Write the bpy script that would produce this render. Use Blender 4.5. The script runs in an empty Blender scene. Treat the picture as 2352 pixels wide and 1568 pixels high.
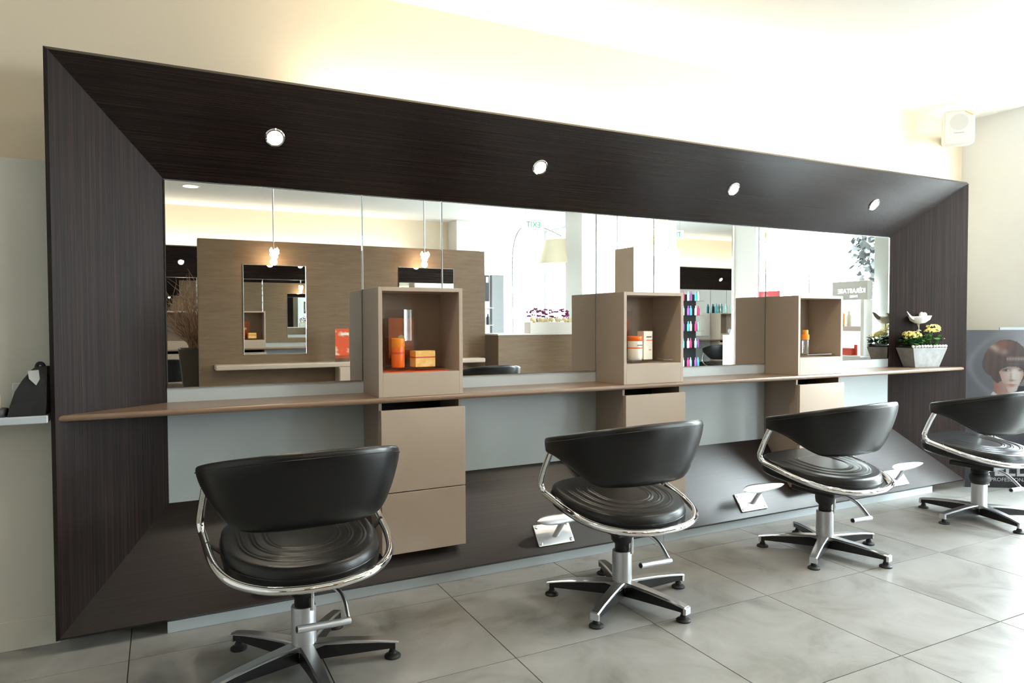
import bpy, bmesh, math, random
from mathutils import Vector, Matrix
random.seed(7)
S = bpy.context.scene
C = S.collection
PI = math.pi

# ------------------------------------------------------------------ camera, sky, lights, exposure
def make_camera():
    cx, cy, cz, yaw, pitch, roll, f = 0.3326, -3.1437, 1.166, -0.4689, -0.0279, -0.0035, 1592.3
    F = Vector((-math.sin(yaw)*math.cos(pitch), math.cos(yaw)*math.cos(pitch), math.sin(pitch)))
    r = Vector((math.cos(yaw), math.sin(yaw), 0)); u = r.cross(F)
    c, s = math.cos(roll), math.sin(roll)
    r2 = c*r + s*u; u2 = -s*r + c*u
    M = Matrix((r2, u2, -F)).transposed().to_4x4(); M.translation = (cx, cy, cz)
    cam = bpy.data.cameras.new('camera'); cam.sensor_width = 36; cam.lens = f*36/2352; cam.clip_start = .02
    o = bpy.data.objects.new('camera', cam); C.objects.link(o); o.matrix_world = M
    S.camera = o
make_camera()
S.view_settings.view_transform = 'Standard'
S.view_settings.look = 'None'
S.view_settings.exposure = 0.0
S.view_settings.gamma = 1
S.view_settings.use_curve_mapping = False
S.cycles.max_bounces = 12
S.cycles.glossy_bounces = 8
S.cycles.diffuse_bounces = 5
S.cycles.transparent_max_bounces = 12
S.cycles.caustics_reflective = False
S.cycles.caustics_refractive = False
S.cycles.sample_clamp_indirect = 20.0

w = bpy.data.worlds.new('sky'); S.world = w; w.use_nodes = True
bg = w.node_tree.nodes['Background']; bg.inputs[0].default_value = (0.86, 0.94, 1.0, 1); bg.inputs[1].default_value = 52

CEIL = 2.66; XR = 5.74; XL = -1.7; YB = -6.6
def look(o, d, up=Vector((0,1,0))):
    o.rotation_euler = Vector(d).to_track_quat('-Z', 'Y').to_euler()
def area(name, loc, d, sx, sy, power, col=(1,1,1), portal=False, spread=PI):
    l = bpy.data.lights.new(name, 'AREA'); l.shape = 'RECTANGLE'; l.size = sx; l.size_y = sy
    l.energy = power; l.color = col; l.spread = spread
    if portal: l.cycles.is_portal = True
    o = bpy.data.objects.new(name, l); C.objects.link(o); o.location = loc; look(o, d); return o
def spot(name, loc, d, power, angle=100, blend=.6, col=(1,.82,.6), r=.04):
    l = bpy.data.lights.new(name, 'SPOT'); l.energy = power; l.spot_size = math.radians(angle); l.spot_blend = blend
    l.color = col; l.shadow_soft_size = r
    o = bpy.data.objects.new(name, l); C.objects.link(o); o.location = loc; look(o, d); return o
# window openings in the shop front (y0, y1, z0, z1) on the right wall
WIN = [(-2.05, -.44, .06, 2.6), (-4.50, -3.42, .06, 2.6), (-6.45, -5.32, .06, 2.6)]
for y0, y1, z0, z1 in WIN:
    area('window_portal', (XR+.02, (y0+y1)/2, (z0+z1)/2), (-1,0,0), y1-y0, z1-z0, 1, portal=True)
area('window_portal', (5.15, YB-.02, 1.33), (0,1,0), 1.06, 2.5, 1, portal=True)
# unseen lights added above the dark frames to wash the walls and ceiling
area('added_wall_wash', (2.9, -.13, 2.125), (0,.12,1), 4.0, .05, 20, (1,.88,.68))
area('added_wall_wash_rear', (1.4, YB+.13, 2.125), (0,-.12,1), 4.2, .05, 18, (1,.90,.74))
CEIL_SPOTS = [(.648,-5.24), (.9,-1.0), (2.2,-1.0), (3.4,-1.4), (2.6,-4.85)]
for x, y in CEIL_SPOTS:
    spot('ceiling_downlight_beam', (x, y, CEIL-.03), (0,0,-1), 40, 150, .8, (1,.86,.66), .06)

# ------------------------------------------------------------------ materials
def nd(nt, t, **k):
    n = nt.nodes.new(t)
    for a, b in k.items(): setattr(n, a, b)
    return n
def mat(name, col, rough=.5, metal=0, spec=.5, coat=0, noise=None, bump=None, sheen=0):
    m = bpy.data.materials.new(name); m.use_nodes = True; nt = m.node_tree
    p = nt.nodes['Principled BSDF']
    p.inputs['Base Color'].default_value = (*col, 1); p.inputs['Roughness'].default_value = rough
    p.inputs['Metallic'].default_value = metal; p.inputs['Specular IOR Level'].default_value = spec
    p.inputs['Coat Weight'].default_value = coat; p.inputs['Coat Roughness'].default_value = .15
    if noise or bump:
        tc = nd(nt, 'ShaderNodeTexCoord'); mp = nd(nt, 'ShaderNodeMapping')
        nt.links.new(tc.outputs['Object'], mp.inputs[0])
    if noise:   # (scale xyz, colour2, contrast lo, hi, detail)
        sc, c2, lo, hi, det = noise
        mp.inputs['Scale'].default_value = sc
        n = nd(nt, 'ShaderNodeTexNoise'); n.inputs['Scale'].default_value = 1; n.inputs['Detail'].default_value = det
        nt.links.new(mp.outputs[0], n.inputs['Vector'])
        r = nd(nt, 'ShaderNodeValToRGB'); r.color_ramp.elements[0].position = lo; r.color_ramp.elements[1].position = hi
        r.color_ramp.elements[0].color = (*col, 1); r.color_ramp.elements[1].color = (*c2, 1)
        nt.links.new(n.outputs[0], r.inputs[0]); nt.links.new(r.outputs[0], p.inputs['Base Color'])
    if bump:
        n2 = nd(nt, 'ShaderNodeTexNoise'); n2.inputs['Scale'].default_value = bump[0]; n2.inputs['Detail'].default_value = 3
        nt.links.new(tc.outputs['Object'], n2.inputs['Vector'])
        b = nd(nt, 'ShaderNodeBump'); b.inputs['Strength'].default_value = bump[1]; b.inputs['Distance'].default_value = .002
        nt.links.new(n2.outputs[0], b.inputs['Height']); nt.links.new(b.outputs[0], p.inputs['Normal'])
    return m
def emit(name, col, st):
    m = bpy.data.materials.new(name); m.use_nodes = True; nt = m.node_tree; p = nt.nodes['Principled BSDF']
    p.inputs['Base Color'].default_value = (*col, 1)
    p.inputs['Emission Color'].default_value = (*col, 1); p.inputs['Emission Strength'].default_value = st
    return m
def glassy(name, col=(1,1,1), t=.9, rough=0.0):   # thin clear sheet: part see-through, part glossy
    m = bpy.data.materials.new(name); m.use_nodes = True; nt = m.node_tree; nt.nodes.remove(nt.nodes['Principled BSDF'])
    o = nt.nodes['Material Output']; a = nd(nt, 'ShaderNodeBsdfTransparent'); a.inputs[0].default_value = (*col, 1)
    g = nd(nt, 'ShaderNodeBsdfGlossy'); g.inputs['Roughness'].default_value = rough
    x = nd(nt, 'ShaderNodeMixShader'); x.inputs[0].default_value = 1-t
    nt.links.new(a.outputs[0], x.inputs[1]); nt.links.new(g.outputs[0], x.inputs[2]); nt.links.new(x.outputs[0], o.inputs[0])
    return m
def grain(name, c1, c2, c3, scale, rough, spec=.5, bump=.15):
    """fine straight wood grain; scale picks the grain direction"""
    m = bpy.data.materials.new(name); m.use_nodes = True; nt = m.node_tree; p = nt.nodes['Principled BSDF']
    p.inputs['Roughness'].default_value = rough; p.inputs['Specular IOR Level'].default_value = spec
    tc = nd(nt, 'ShaderNodeTexCoord'); mp = nd(nt, 'ShaderNodeMapping'); mp.inputs['Scale'].default_value = scale
    nt.links.new(tc.outputs['Object'], mp.inputs[0])
    n = nd(nt, 'ShaderNodeTexNoise'); n.inputs['Scale'].default_value = 1; n.inputs['Detail'].default_value = 6; n.inputs['Roughness'].default_value = .75
    nt.links.new(mp.outputs[0], n.inputs['Vector'])
    r = nd(nt, 'ShaderNodeValToRGB'); e = r.color_ramp.elements
    e[0].position = .32; e[0].color = (*c1, 1); e[1].position = .72; e[1].color = (*c3, 1)
    k = r.color_ramp.elements.new(.5); k.color = (*c2, 1)
    nt.links.new(n.outputs[0], r.inputs[0]); nt.links.new(r.outputs[0], p.inputs['Base Color'])
    b = nd(nt, 'ShaderNodeBump'); b.inputs['Strength'].default_value = bump; b.inputs['Distance'].default_value = .001
    nt.links.new(n.outputs[0], b.inputs['Height']); nt.links.new(b.outputs[0], p.inputs['Normal'])
    return m
M = {}
WA, WB, WC = (.006,.0034,.0030), (.013,.0078,.0066), (.034,.0185,.0138)
M['wenge_v'] = grain('wenge_vertical', WA, (.015,.0095,.0085), (.054,.027,.020), (220,220,1.3), .50, .14, .05)
M['wenge_h'] = grain('wenge_horizontal', WA, WB, WC, (1.3,260,260), .26, .33, .004)
M['wenge_b'] = grain('wenge_horizontal_sheen', WA, WB, WC, (1.3,260,260), .36, .50, .03)  # same laminate as the header, gloss changed for the slope's brighter sheen
M['oak_h'] = grain('greyed_oak', (.155,.102,.061), (.183,.125,.077), (.210,.149,.096), (5,45,45), .55, .4, .06)
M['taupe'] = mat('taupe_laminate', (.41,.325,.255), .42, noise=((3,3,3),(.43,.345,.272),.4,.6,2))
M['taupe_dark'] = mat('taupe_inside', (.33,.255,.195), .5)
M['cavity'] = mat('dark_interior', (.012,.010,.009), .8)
M['backgrey'] = mat('pale_grey_laminate', (.50,.55,.57), .45, noise=((2,2,2),(.52,.565,.58),.4,.6,2))
M['plinthgrey'] = mat('plinth_grey', (.50,.55,.58), .4)
M['worktop'] = grain('brown_satin_laminate', (.205,.130,.083), (.215,.137,.088), (.225,.145,.094), (1.5,40,40), .30, .6, .0)
M['shelfbeige'] = mat('beige_laminate', (.52,.43,.35), .35)
M['mirror'] = mat('mirror_silver', (.90,.92,.91), 0.0, 1)
M['mirror_edge'] = mat('mirror_bevel', (.80,.88,.86), .02, 1)
M['chrome'] = mat('chrome', (.86,.86,.87), .05, 1)
M['alu'] = mat('brushed_aluminium', (.62,.63,.65), .28, 1)
M['alu_m'] = mat('satin_silver_paint', (.50,.51,.53), .35, .55)
M['castalu'] = mat('cast_aluminium', (.62,.62,.64), .33, 1, bump=(40,.1))
M['leather'] = mat('black_leather', (.0035,.0035,.004), .34, spec=.42, bump=(180,.12))
M['blackplastic'] = mat('black_plastic', (.008,.008,.009), .35)
M['rubber'] = mat('black_rubber', (.012,.012,.013), .55)
M['wall'] = mat('cream_wall_paint', (.80,.69,.53), .85, noise=((1.3,1.3,1.3),(.81,.70,.54),.4,.6,2))
M['wallw'] = mat('white_wall_paint', (.78,.77,.75), .85)
M['ceil'] = mat('white_ceiling_paint', (.88,.87,.83), .9)
M['wallgrey'] = mat('grey_green_wall_lining', (.62,.61,.545), .7, noise=((1.5,1.5,1.5),(.635,.625,.56),.4,.6,2))
M['grout'] = mat('dark_grout', (.055,.052,.048), .9)
M['white'] = mat('white_lacquer', (.82,.82,.80), .35)
M['whitepl'] = mat('white_plastic', (.78,.77,.74), .4)
M['lens'] = emit('lamp_lens', (1,.93,.80), 14)
M['crystal'] = emit('lamp_crystal', (1,.80,.52), 9)
M['ledwhite'] = emit('small_led', (.85,.92,1), 8)
M['orange'] = mat('orange_plastic', (.85,.16,.012), .3)
M['orange2'] = mat('orange_cap', (.90,.28,.02), .3)
M['orange_print'] = mat('orange_print', (.55,.12,.03), .45, noise=((9,9,9),(.78,.25,.06),.35,.75,2))
M['orange_paper'] = mat('orange_paper', (.75,.14,.05), .6)
M['yellowbox'] = mat('yellow_carton', (.85,.50,.10), .45, noise=((30,30,30),(.90,.62,.22),.45,.6,2))
M['redprint'] = mat('red_print', (.62,.08,.05), .5)
M['printgrey'] = mat('grey_print', (.10,.095,.09), .5)
M['speakerw'] = mat('white_speaker_plastic', (.58,.57,.54), .4)
M['creampl'] = mat('cream_plastic', (.84,.80,.70), .35)
M['acrylic'] = glassy('clear_acrylic', (.93,.92,.90), .92)
M['glass'] = glassy('window_glass', (.96,.98,.97), .94)
M['glass_dim'] = glassy('dimmed_window_glass', (.70,.71,.71), .94)  # tint added to cut the daylight through the rear window and door
M['bottle_clear'] = glassy('clear_bottle', (.93,.94,.93), .78, .05)
M['zinc'] = mat('weathered_zinc', (.21,.21,.205), .6, .1, noise=((22,22,22),(.31,.31,.31),.35,.7,4), bump=(30,.2))
M['soil'] = mat('dark_soil', (.03,.022,.015), .95)
M['leaf'] = mat('green_leaf', (.045,.14,.025), .45, noise=((25,25,25),(.10,.26,.05),.4,.65,2))
M['leaf_d'] = mat('dark_green_leaf', (.02,.07,.02), .5, noise=((25,25,25),(.05,.14,.035),.4,.65,2))
M['yellow'] = mat('yellow_petal', (.84,.66,.12), .6, noise=((60,60,60),(.90,.80,.34),.4,.6,2))
M['purple'] = mat('purple_petal', (.22,.03,.16), .6, noise=((40,40,40),(.40,.10,.30),.4,.6,2))
M['creampetal'] = mat('cream_petal', (.82,.70,.40), .7)
M['shell'] = mat('white_shell', (.74,.72,.66), .5)
M['feather'] = mat('white_feather', (.85,.84,.86), .8)
M['egg'] = mat('pale_egg', (.72,.72,.58), .5, noise=((60,60,60),(.45,.42,.32),.6,.7,2))
M['nestin'] = mat('brown_nest_filling', (.22,.09,.05), .9)
M['twig'] = mat('pale_twig', (.55,.48,.38), .8)
M['willow'] = mat('red_brown_willow', (.20,.095,.05), .7, noise=((12,12,12),(.34,.20,.11),.4,.6,2))
M['potbrown'] = mat('dark_brown_pot', (.055,.042,.028), .5)
M['shade'] = mat('cream_lampshade', (.90,.82,.62), .8)
M['greyboard'] = mat('grey_display_board', (.34,.36,.38), .6)
M['signgrey'] = mat('pale_grey_sign', (.60,.61,.60), .5)
M['darkboard'] = mat('charcoal_board', (.035,.037,.04), .5)
M['textwhite'] = mat('white_lettering', (.85,.85,.85), .5)
M['textgrey'] = mat('pale_grey_lettering', (.40,.39,.41), .5)
M['exitface'] = emit('exit_sign_face', (.80,.95,.88), 1.6)
M['exitgreen'] = mat('exit_green', (.02,.30,.14), .5)
M['teal'] = mat('teal_plastic', (.03,.30,.40), .3)
M['mint'] = mat('mint_plastic', (.40,.68,.58), .3)
M['violet'] = mat('violet_plastic', (.38,.10,.45), .3)
M['magenta'] = mat('magenta_plastic', (.65,.04,.22), .3)
M['cyan'] = mat('cyan_plastic', (.10,.55,.75), .3)
M['blueg'] = mat('blue_black_leather', (.03,.035,.045), .4)
M['fabric_black'] = mat('black_nylon', (.010,.010,.011), .6, bump=(300,.3))
M['fabric_grey'] = mat('grey_nylon', (.42,.44,.43), .6)
M['paving'] = mat('pale_paving', (.26,.26,.255), .9)
M['bark'] = mat('bark', (.10,.08,.06), .9)
M['treeleaf'] = mat('tree_leaf', (.006,.009,.008), .6)
M['treelight'] = mat('light_tree_leaf', (.25,.34,.07), .6)

def tilemat():
    m = bpy.data.materials.new('grey_concrete_tile'); m.use_nodes = True; nt = m.node_tree; p = nt.nodes['Principled BSDF']
    g = nd(nt, 'ShaderNodeNewGeometry'); mp = nd(nt, 'ShaderNodeMapping'); nt.links.new(g.outputs['Position'], mp.inputs[0])
    oi = nd(nt, 'ShaderNodeObjectInfo'); cm = nd(nt, 'ShaderNodeCombineXYZ')
    ml = nd(nt, 'ShaderNodeMath', operation='MULTIPLY'); ml.inputs[1].default_value = 37
    nt.links.new(oi.outputs['Random'], ml.inputs[0]); nt.links.new(ml.outputs[0], cm.inputs[2]); nt.links.new(cm.outputs[0], mp.inputs['Location'])
    a = nd(nt, 'ShaderNodeTexNoise'); a.inputs['Scale'].default_value = 3.2; a.inputs['Detail'].default_value = 8; a.inputs['Roughness'].default_value = .62; a.inputs['Distortion'].default_value = .6
    nt.links.new(mp.outputs[0], a.inputs['Vector'])
    r = nd(nt, 'ShaderNodeValToRGB'); e = r.color_ramp.elements
    e[0].position = .30; e[0].color = (.165,.158,.142,1); e[1].position = .68; e[1].color = (.325,.32,.305,1)
    k = e.new(.47); k.color = (.265,.26,.245,1)
    nt.links.new(a.outputs[0], r.inputs[0]); nt.links.new(r.outputs[0], p.inputs['Base Color'])
    p.inputs['Roughness'].default_value = .38; p.inputs['Specular IOR Level'].default_value = .45
    b = nd(nt, 'ShaderNodeBump'); b.inputs['Strength'].default_value = .06; b.inputs['Distance'].default_value = .002
    nt.links.new(a.outputs[0], b.inputs['Height']); nt.links.new(b.outputs[0], p.inputs['Normal'])
    return m
M['tile'] = tilemat()
def vcol_mat():
    m = bpy.data.materials.new('printed_portrait'); m.use_nodes = True; nt = m.node_tree; p = nt.nodes['Principled BSDF']
    a = nd(nt, 'ShaderNodeVertexColor'); a.layer_name = 'print'
    nt.links.new(a.outputs[0], p.inputs['Base Color']); p.inputs['Roughness'].default_value = .5; p.inputs['Specular IOR Level'].default_value = .25
    return m
M['portrait'] = vcol_mat()

# ------------------------------------------------------------------ mesh helpers
class MB:
    def __init__(s): s.v = []; s.f = []; s.m = []
    def add(s, vs, fs, mi=0):
        b = len(s.v); s.v += [tuple(x) for x in vs]; s.f += [tuple(b+i for i in f) for f in fs]; s.m += [mi]*len(fs); return s
    def box(s, x0, y0, z0, x1, y1, z1, mi=0):
        v = [(x0,y0,z0),(x1,y0,z0),(x1,y1,z0),(x0,y1,z0),(x0,y0,z1),(x1,y0,z1),(x1,y1,z1),(x0,y1,z1)]
        return s.add(v, [(0,3,2,1),(4,5,6,7),(0,1,5,4),(1,2,6,5),(2,3,7,6),(3,0,4,7)], mi)
    def hexa(s, a, b, mi=0):   # two matching quads
        return s.add(list(a)+list(b), [(0,1,2,3),(7,6,5,4),(0,4,5,1),(1,5,6,2),(2,6,7,3),(3,7,4,0)], mi)
    def prism(s, poly, axis, a0, a1, mi=0):   # polygon extruded along an axis
        n = len(poly)
        def P(p, a): return {'x':(a,p[0],p[1]),'y':(p[0],a,p[1]),'z':(p[0],p[1],a)}[axis]
        v = [P(p,a0) for p in poly]+[P(p,a1) for p in poly]
        return s.add(v, [tuple(range(n))[::-1], tuple(range(n,2*n))]+[(i,(i+1)%n,n+(i+1)%n,n+i) for i in range(n)], mi)
    def loft(s, secs, closed=True, caps=True, mi=0):
        n = len(secs[0]); v = [p for q in secs for p in q]; f = []
        for i in range(len(secs)-1):
            for j in range(n if closed else n-1):
                k = (j+1)%n; f.append((i*n+j, i*n+k, (i+1)*n+k, (i+1)*n+j))
        if caps: f.append(tuple(range(n))[::-1]); f.append(tuple((len(secs)-1)*n+j for j in range(n)))
        return s.add(v, f, mi)
    def lathe(s, prof, c=(0,0,0), seg=20, mi=0, axis=None):
        secs = []
        for r, z in prof: secs.append([(c[0]+r*math.cos(2*PI*k/seg), c[1]+r*math.sin(2*PI*k/seg), c[2]+z) for k in range(seg)])
        return s.loft(secs, mi=mi)
    def tube(s, pts, r, seg=8, mi=0, caps=True):
        pts = [Vector(p) for p in pts]; rs = r if isinstance(r, (list,tuple)) else [r]*len(pts)
        secs = []; prev = None
        for i, p in enumerate(pts):
            t = (pts[min(i+1,len(pts)-1)]-pts[max(i-1,0)]).normalized()
            if prev is None:
                a = t.orthogonal().normalized()
            else:
                a = (prev - t*prev.dot(t)).normalized()
            prev = a; b = t.cross(a)
            secs.append([tuple(p+rs[i]*(math.cos(2*PI*k/seg)*a+math.sin(2*PI*k/seg)*b)) for k in range(seg)])
        return s.loft(secs, caps=caps, mi=mi)
    def ball(s, c, r, sx=1, sy=1, sz=1, seg=10, rings=6, mi=0):
        prof = [(max(1e-4,math.sin(PI*i/rings)), -math.cos(PI*i/rings)) for i in range(rings+1)]
        secs = [[(c[0]+r*sx*a*math.cos(2*PI*k/seg), c[1]+r*sy*a*math.sin(2*PI*k/seg), c[2]+r*sz*z) for k in range(seg)] for a, z in prof]
        return s.loft(secs, mi=mi)
    def xf(s, mtx):
        s.v = [tuple(mtx @ Vector(p)) for p in s.v]; return s
    def mesh(s, name, mats, smooth=False):
        me = bpy.data.meshes.new(name); me.from_pydata(s.v, [], s.f); 
        for m in (mats if isinstance(mats,(list,tuple)) else [mats]): me.materials.append(m)
        me.polygons.foreach_set('material_index', s.m)
        bm = bmesh.new(); bm.from_mesh(me); bmesh.ops.recalc_face_normals(bm, faces=bm.faces); bm.to_mesh(me); bm.free()
        if smooth:
            me.polygons.foreach_set('use_smooth', [True]*len(me.polygons))
            if smooth != 'all': me.set_sharp_from_angle(angle=math.radians(40 if smooth is True else smooth))
        me.update(); return me
    def build(s, name, mats, parent=None, smooth=False, bevel=0, loc=(0,0,0), rot=(0,0,0)):
        o = bpy.data.objects.new(name, s.mesh(name, mats, smooth)); C.objects.link(o)
        o.location = loc; o.rotation_euler = rot
        if parent: o.parent = parent
        if bevel:
            b = o.modifiers.new('bevel', 'BEVEL'); b.width = bevel; b.segments = 2; b.limit_method = 'ANGLE'; b.angle_limit = math.radians(50)
        return o
def tag(o, label, cat, group=None, kind=None):
    o['label'] = label; o['category'] = cat
    if group: o['group'] = group
    if kind: o['kind'] = kind
    return o
def thing(name, label, cat, loc=(0,0,0), rz=0, group=None):
    o = bpy.data.objects.new(name, None); C.objects.link(o); o.location = loc; o.rotation_euler = (0,0,rz); o.empty_display_size = .05
    return tag(o, label, cat, group)
def struct(o): o['kind'] = 'structure'; return o
def dup(root, loc, rz, label, group=None):
    r = root.copy(); C.objects.link(r); r.location = loc; r.rotation_euler = (0,0,rz); r['label'] = label
    if group: r['group'] = group
    for ch in root.children:
        c = ch.copy(); C.objects.link(c); c.parent = r
        for g in ch.children:
            d = g.copy(); C.objects.link(d); d.parent = c
    return r
def catmull(P, n=6, closed=False):
    P = [Vector(p) for p in P]; out = []
    for i in range(len(P)-1):
        a = P[max(i-1,0)]; b = P[i]; c = P[i+1]; d = P[min(i+2,len(P)-1)]
        for k in range(n):
            t = k/n; out.append(.5*((2*b)+(c-a)*t+(2*a-5*b+4*c-d)*t*t+(3*b-a-3*c+d)*t**3))
    out.append(P[-1]); return out
def text(name, body, size, mtx, m, parent=None, extrude=.0006, sx=1, align='LEFT', bold=0, space=1):
    cu = bpy.data.curves.new(name, 'FONT'); cu.body = body; cu.size = size; cu.extrude = extrude; cu.offset = bold
    cu.align_x = align; cu.space_character = space; cu.resolution_u = 3
    t = bpy.data.objects.new(name, cu); C.objects.link(t)
    dg = bpy.context.evaluated_depsgraph_get(); dg.update()
    me = bpy.data.meshes.new_from_object(t.evaluated_get(dg)); me.name = name
    bpy.data.objects.remove(t); bpy.data.curves.remove(cu)
    me.materials.clear(); me.materials.append(m)
    me.transform(mtx @ Matrix.Diagonal((sx,1,1,1)))
    o = bpy.data.objects.new(name, me); C.objects.link(o)
    if parent: o.parent = parent
    return o
def basis(X, Y, Z, o):
    mm = Matrix((Vector(X), Vector(Y), Vector(Z))).transposed().to_4x4(); mm.translation = o; return mm
def frange(a, b, n): return [a+(b-a)*i/(n-1) for i in range(n)]

# ------------------------------------------------------------------ room shell
fl = struct(MB().box(XL-.1, YB-.15, -.08, XR+.12, .15, -.006).build('floor', M['grout']))
TX, TY, TS, G = 1.4165-.6*6, -1.0281-.6*10, .6, .0035
tile_cache = {}
i = 0
xs = [TX+TS*k for k in range(-1, 14)]; ys = [TY+TS*k for k in range(-1, 13)]
for xa in xs:
    for ya in ys:
        x0, x1, y0, y1 = max(xa+G/2, XL), min(xa+TS-G/2, XR), max(ya+G/2, YB), min(ya+TS-G/2, 0.015)
        if x1-x0 < .03 or y1-y0 < .03: continue
        key = (round(x1-x0,3), round(y1-y0,3))
        if key not in tile_cache:
            hx, hy = (x1-x0)/2, (y1-y0)/2; e = .0003
            b = MB(); b.add([(-hx,-hy,-.006),(hx,-hy,-.006),(hx,hy,-.006),(-hx,hy,-.006),(-hx,-hy,-e),(hx,-hy,-e),(hx,hy,-e),(-hx,hy,-e),
                   (-hx+e,-hy+e,0),(hx-e,-hy+e,0),(hx-e,hy-e,0),(-hx+e,hy-e,0)],
                  [(3,2,1,0),(0,1,5,4),(1,2,6,5),(2,3,7,6),(3,0,4,7),(4,5,9,8),(5,6,10,9),(6,7,11,10),(7,4,8,11),(8,9,10,11)])
            tile_cache[key] = b.mesh('floor_tile', M['tile'])
        o = bpy.data.objects.new('floor_tile', tile_cache[key]); C.objects.link(o); o.parent = fl
        o.location = ((x0+x1)/2, (y0+y1)/2, 0)
struct(MB().box(XL-.1, YB-.15, CEIL, XR+.12, .15, CEIL+.1).build('ceiling', M['ceil']))
struct(MB().box(XL, .015, 0, XR, .15, CEIL).build('wall_front', M['wall']))
struct(MB().box(XL-.1, YB-.15, 0, XL, .15, CEIL).build('wall_left', M['wallw']))
# grey lining on the lower wall left of the dark frame, with a low skirting
struct(MB().box(XL, -.15, 0, .012, .015, 1.752).build('trim_1', M['wallgrey'], bevel=.002))
struct(MB().box(XL, -.158, 0, -.012, -.15, .105).build('baseboard_front', M['wallgrey'], bevel=.002))
# rear wall, with a glazed door opening at its right end
struct(MB().box(XL, YB-.12, 0, 4.62, YB, CEIL).box(4.62, YB-.12, 2.58, XR, YB, CEIL).build('wall_rear', M['wall']))
# right wall: piers and heads around the shop-front windows
rw = MB().box(XR, -.44, 0, XR+.12, .15, CEIL).box(XR, -3.42, 0, XR+.12, -2.05, CEIL).box(XR, -5.32, 0, XR+.12, -4.50, CEIL).box(XR, YB-.12, 0, XR+.12, -6.45, CEIL)
for y0, y1, z0, z1 in WIN: rw.box(XR, y0, z1, XR+.12, y1, CEIL).box(XR, y0, 0, XR+.12, y1, z0)
struct(rw.build('wall_right', M['wallw']))
def window(name, y0, y1, z0, z1, mull, gl='glass'):
    fr = MB(); t = .022; xa, xb = XR+.03, XR+.08
    fr.box(xa, y0, z0, xb, y0+t, z1).box(xa, y1-t, z0, xb, y1, z1).box(xa, y0+t, z0, xb, y1-t, z0+t).box(xa, y0+t, z1-t, xb, y1-t, z1)
    for m_ in mull: fr.box(xa, m_-.018, z0+t, xb, m_+.018, z1-t)
    o = struct(fr.build(name, M['greyboard'], bevel=.002))
    MB().box(XR+.052, y0+t, z0+t, XR+.058, y1-t, z1-t).build('glass_pane', M[gl], o)
struct(MB().box(XR-.03, -.718, 0, XR+.028, -.59, 2.62).build('trim_4', mat('window_post_grey',(.50,.53,.52),.5), bevel=.003))
window('window_1', *WIN[0], [])
window('window_2', *WIN[1], [])
window('window_3', *WIN[2], [], 'glass_dim')
dr = MB(); 
dr.box(4.62, YB-.09, 0, 4.68, YB-.03, 2.58).box(5.68, YB-.09, 0, XR, YB-.03, 2.58).box(4.68, YB-.09, 2.52, 5.68, YB-.03, 2.58).box(4.68, YB-.09, 0, 5.68, YB-.03, .08)
d1 = struct(dr.build('door_1', M['white'], bevel=.003))
MB().box(4.68, YB-.064, .08, 5.68, YB-.056, 2.52).build('glass_pane', M['glass_dim'], d1)
MB().tube([(4.76,YB-.0,.9),(4.76,YB-.0,1.3)], .012).tube([(4.76,YB-.05,.95),(4.76,YB-.0,.95)], .008).tube([(4.76,YB-.05,1.25),(4.76,YB-.0,1.25)], .008).build('handle', M['alu'], d1, True)
# pillars by the shop front
struct(MB().box(5.24, -4.95, 0, XR, -4.53, CEIL).build('trim_2', M['wallw'], bevel=.004))
struct(MB().box(4.20, YB, 0, 4.57, -6.28, CEIL).build('trim_3', M['wallw'], bevel=.004))

# ------------------------------------------------------------------ styling station (dark splayed frame with mirrors)
D = .278; ZT, ZBI, HT, ZB = 1.748, .432, 2.109, .0594; ZM, ZW = .9012, .8443
CW, CZ = .3879, 1.3185
def station(W, xl, xr, place, label, joints):
    """place = (origin, rz)"""
    org, rz = place
    root = thing('mirror_frame', label, 'wall frame', org, rz)
    t = .024
    inn = [(xl,ZBI),(xr,ZBI),(xr,ZT),(xl,ZT)]; out = [(0,ZB),(W,ZB),(W,HT),(0,HT)]
    # outward offsets of the panel backs, square to each slope
    def off(dx):   # slope run dx over depth D
        L = math.hypot(dx, D); return t*D/L, t*dx/L
    oxl, oyl = off(xl); oxr, oyr = off(W-xr); ozt, oyt = off(HT-ZT); ozb, oyb = off(ZBI-ZB)
    oi = [(xl-oxl,ZBI-ozb),(xr+oxr,ZBI-ozb),(xr+oxr,ZT+ozt),(xl-oxl,ZT+ozt)]
    oo = [(-oxl,ZB-ozb),(W+oxr,ZB-ozb),(W+oxr,HT+ozt),(-oxl,HT+ozt)]
    names = ['bottom_panel','right_panel','top_panel','left_panel']; offy = [oyb, oyr, oyt, oyl]
    for k in range(4):
        a, b = k, (k+1)%4; oy = offy[k]; g = .0004
        P = lambda q, y: (q[0], y, q[1])
        m = MB().hexa([P(inn[a],-.001),P(inn[b],-.001),P(out[b],-D),P(out[a],-D)],
                      [P(oi[a],.013),P(oi[b],.013),P(oo[b],-D+oy),P(oo[a],-D+oy)])
        m.build(names[k], [M['wenge_b'], M['wenge_v'], M['wenge_h'], M['wenge_v']][k], root)
    MB().box(xl-.01, 0, ZBI-.01, xr+.01, .013, ZT+.01).build('back_panel', M['backgrey'], root)
    js = [xl-.015]+joints+[xr+.11]
    for a, b in zip(js, js[1:]):
        MB().box(a+.001, -D+.02, 0, b-.001, -D+.036, .043).build('plinth_board', M['plinthgrey'], root, bevel=.001)
    return root
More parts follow.
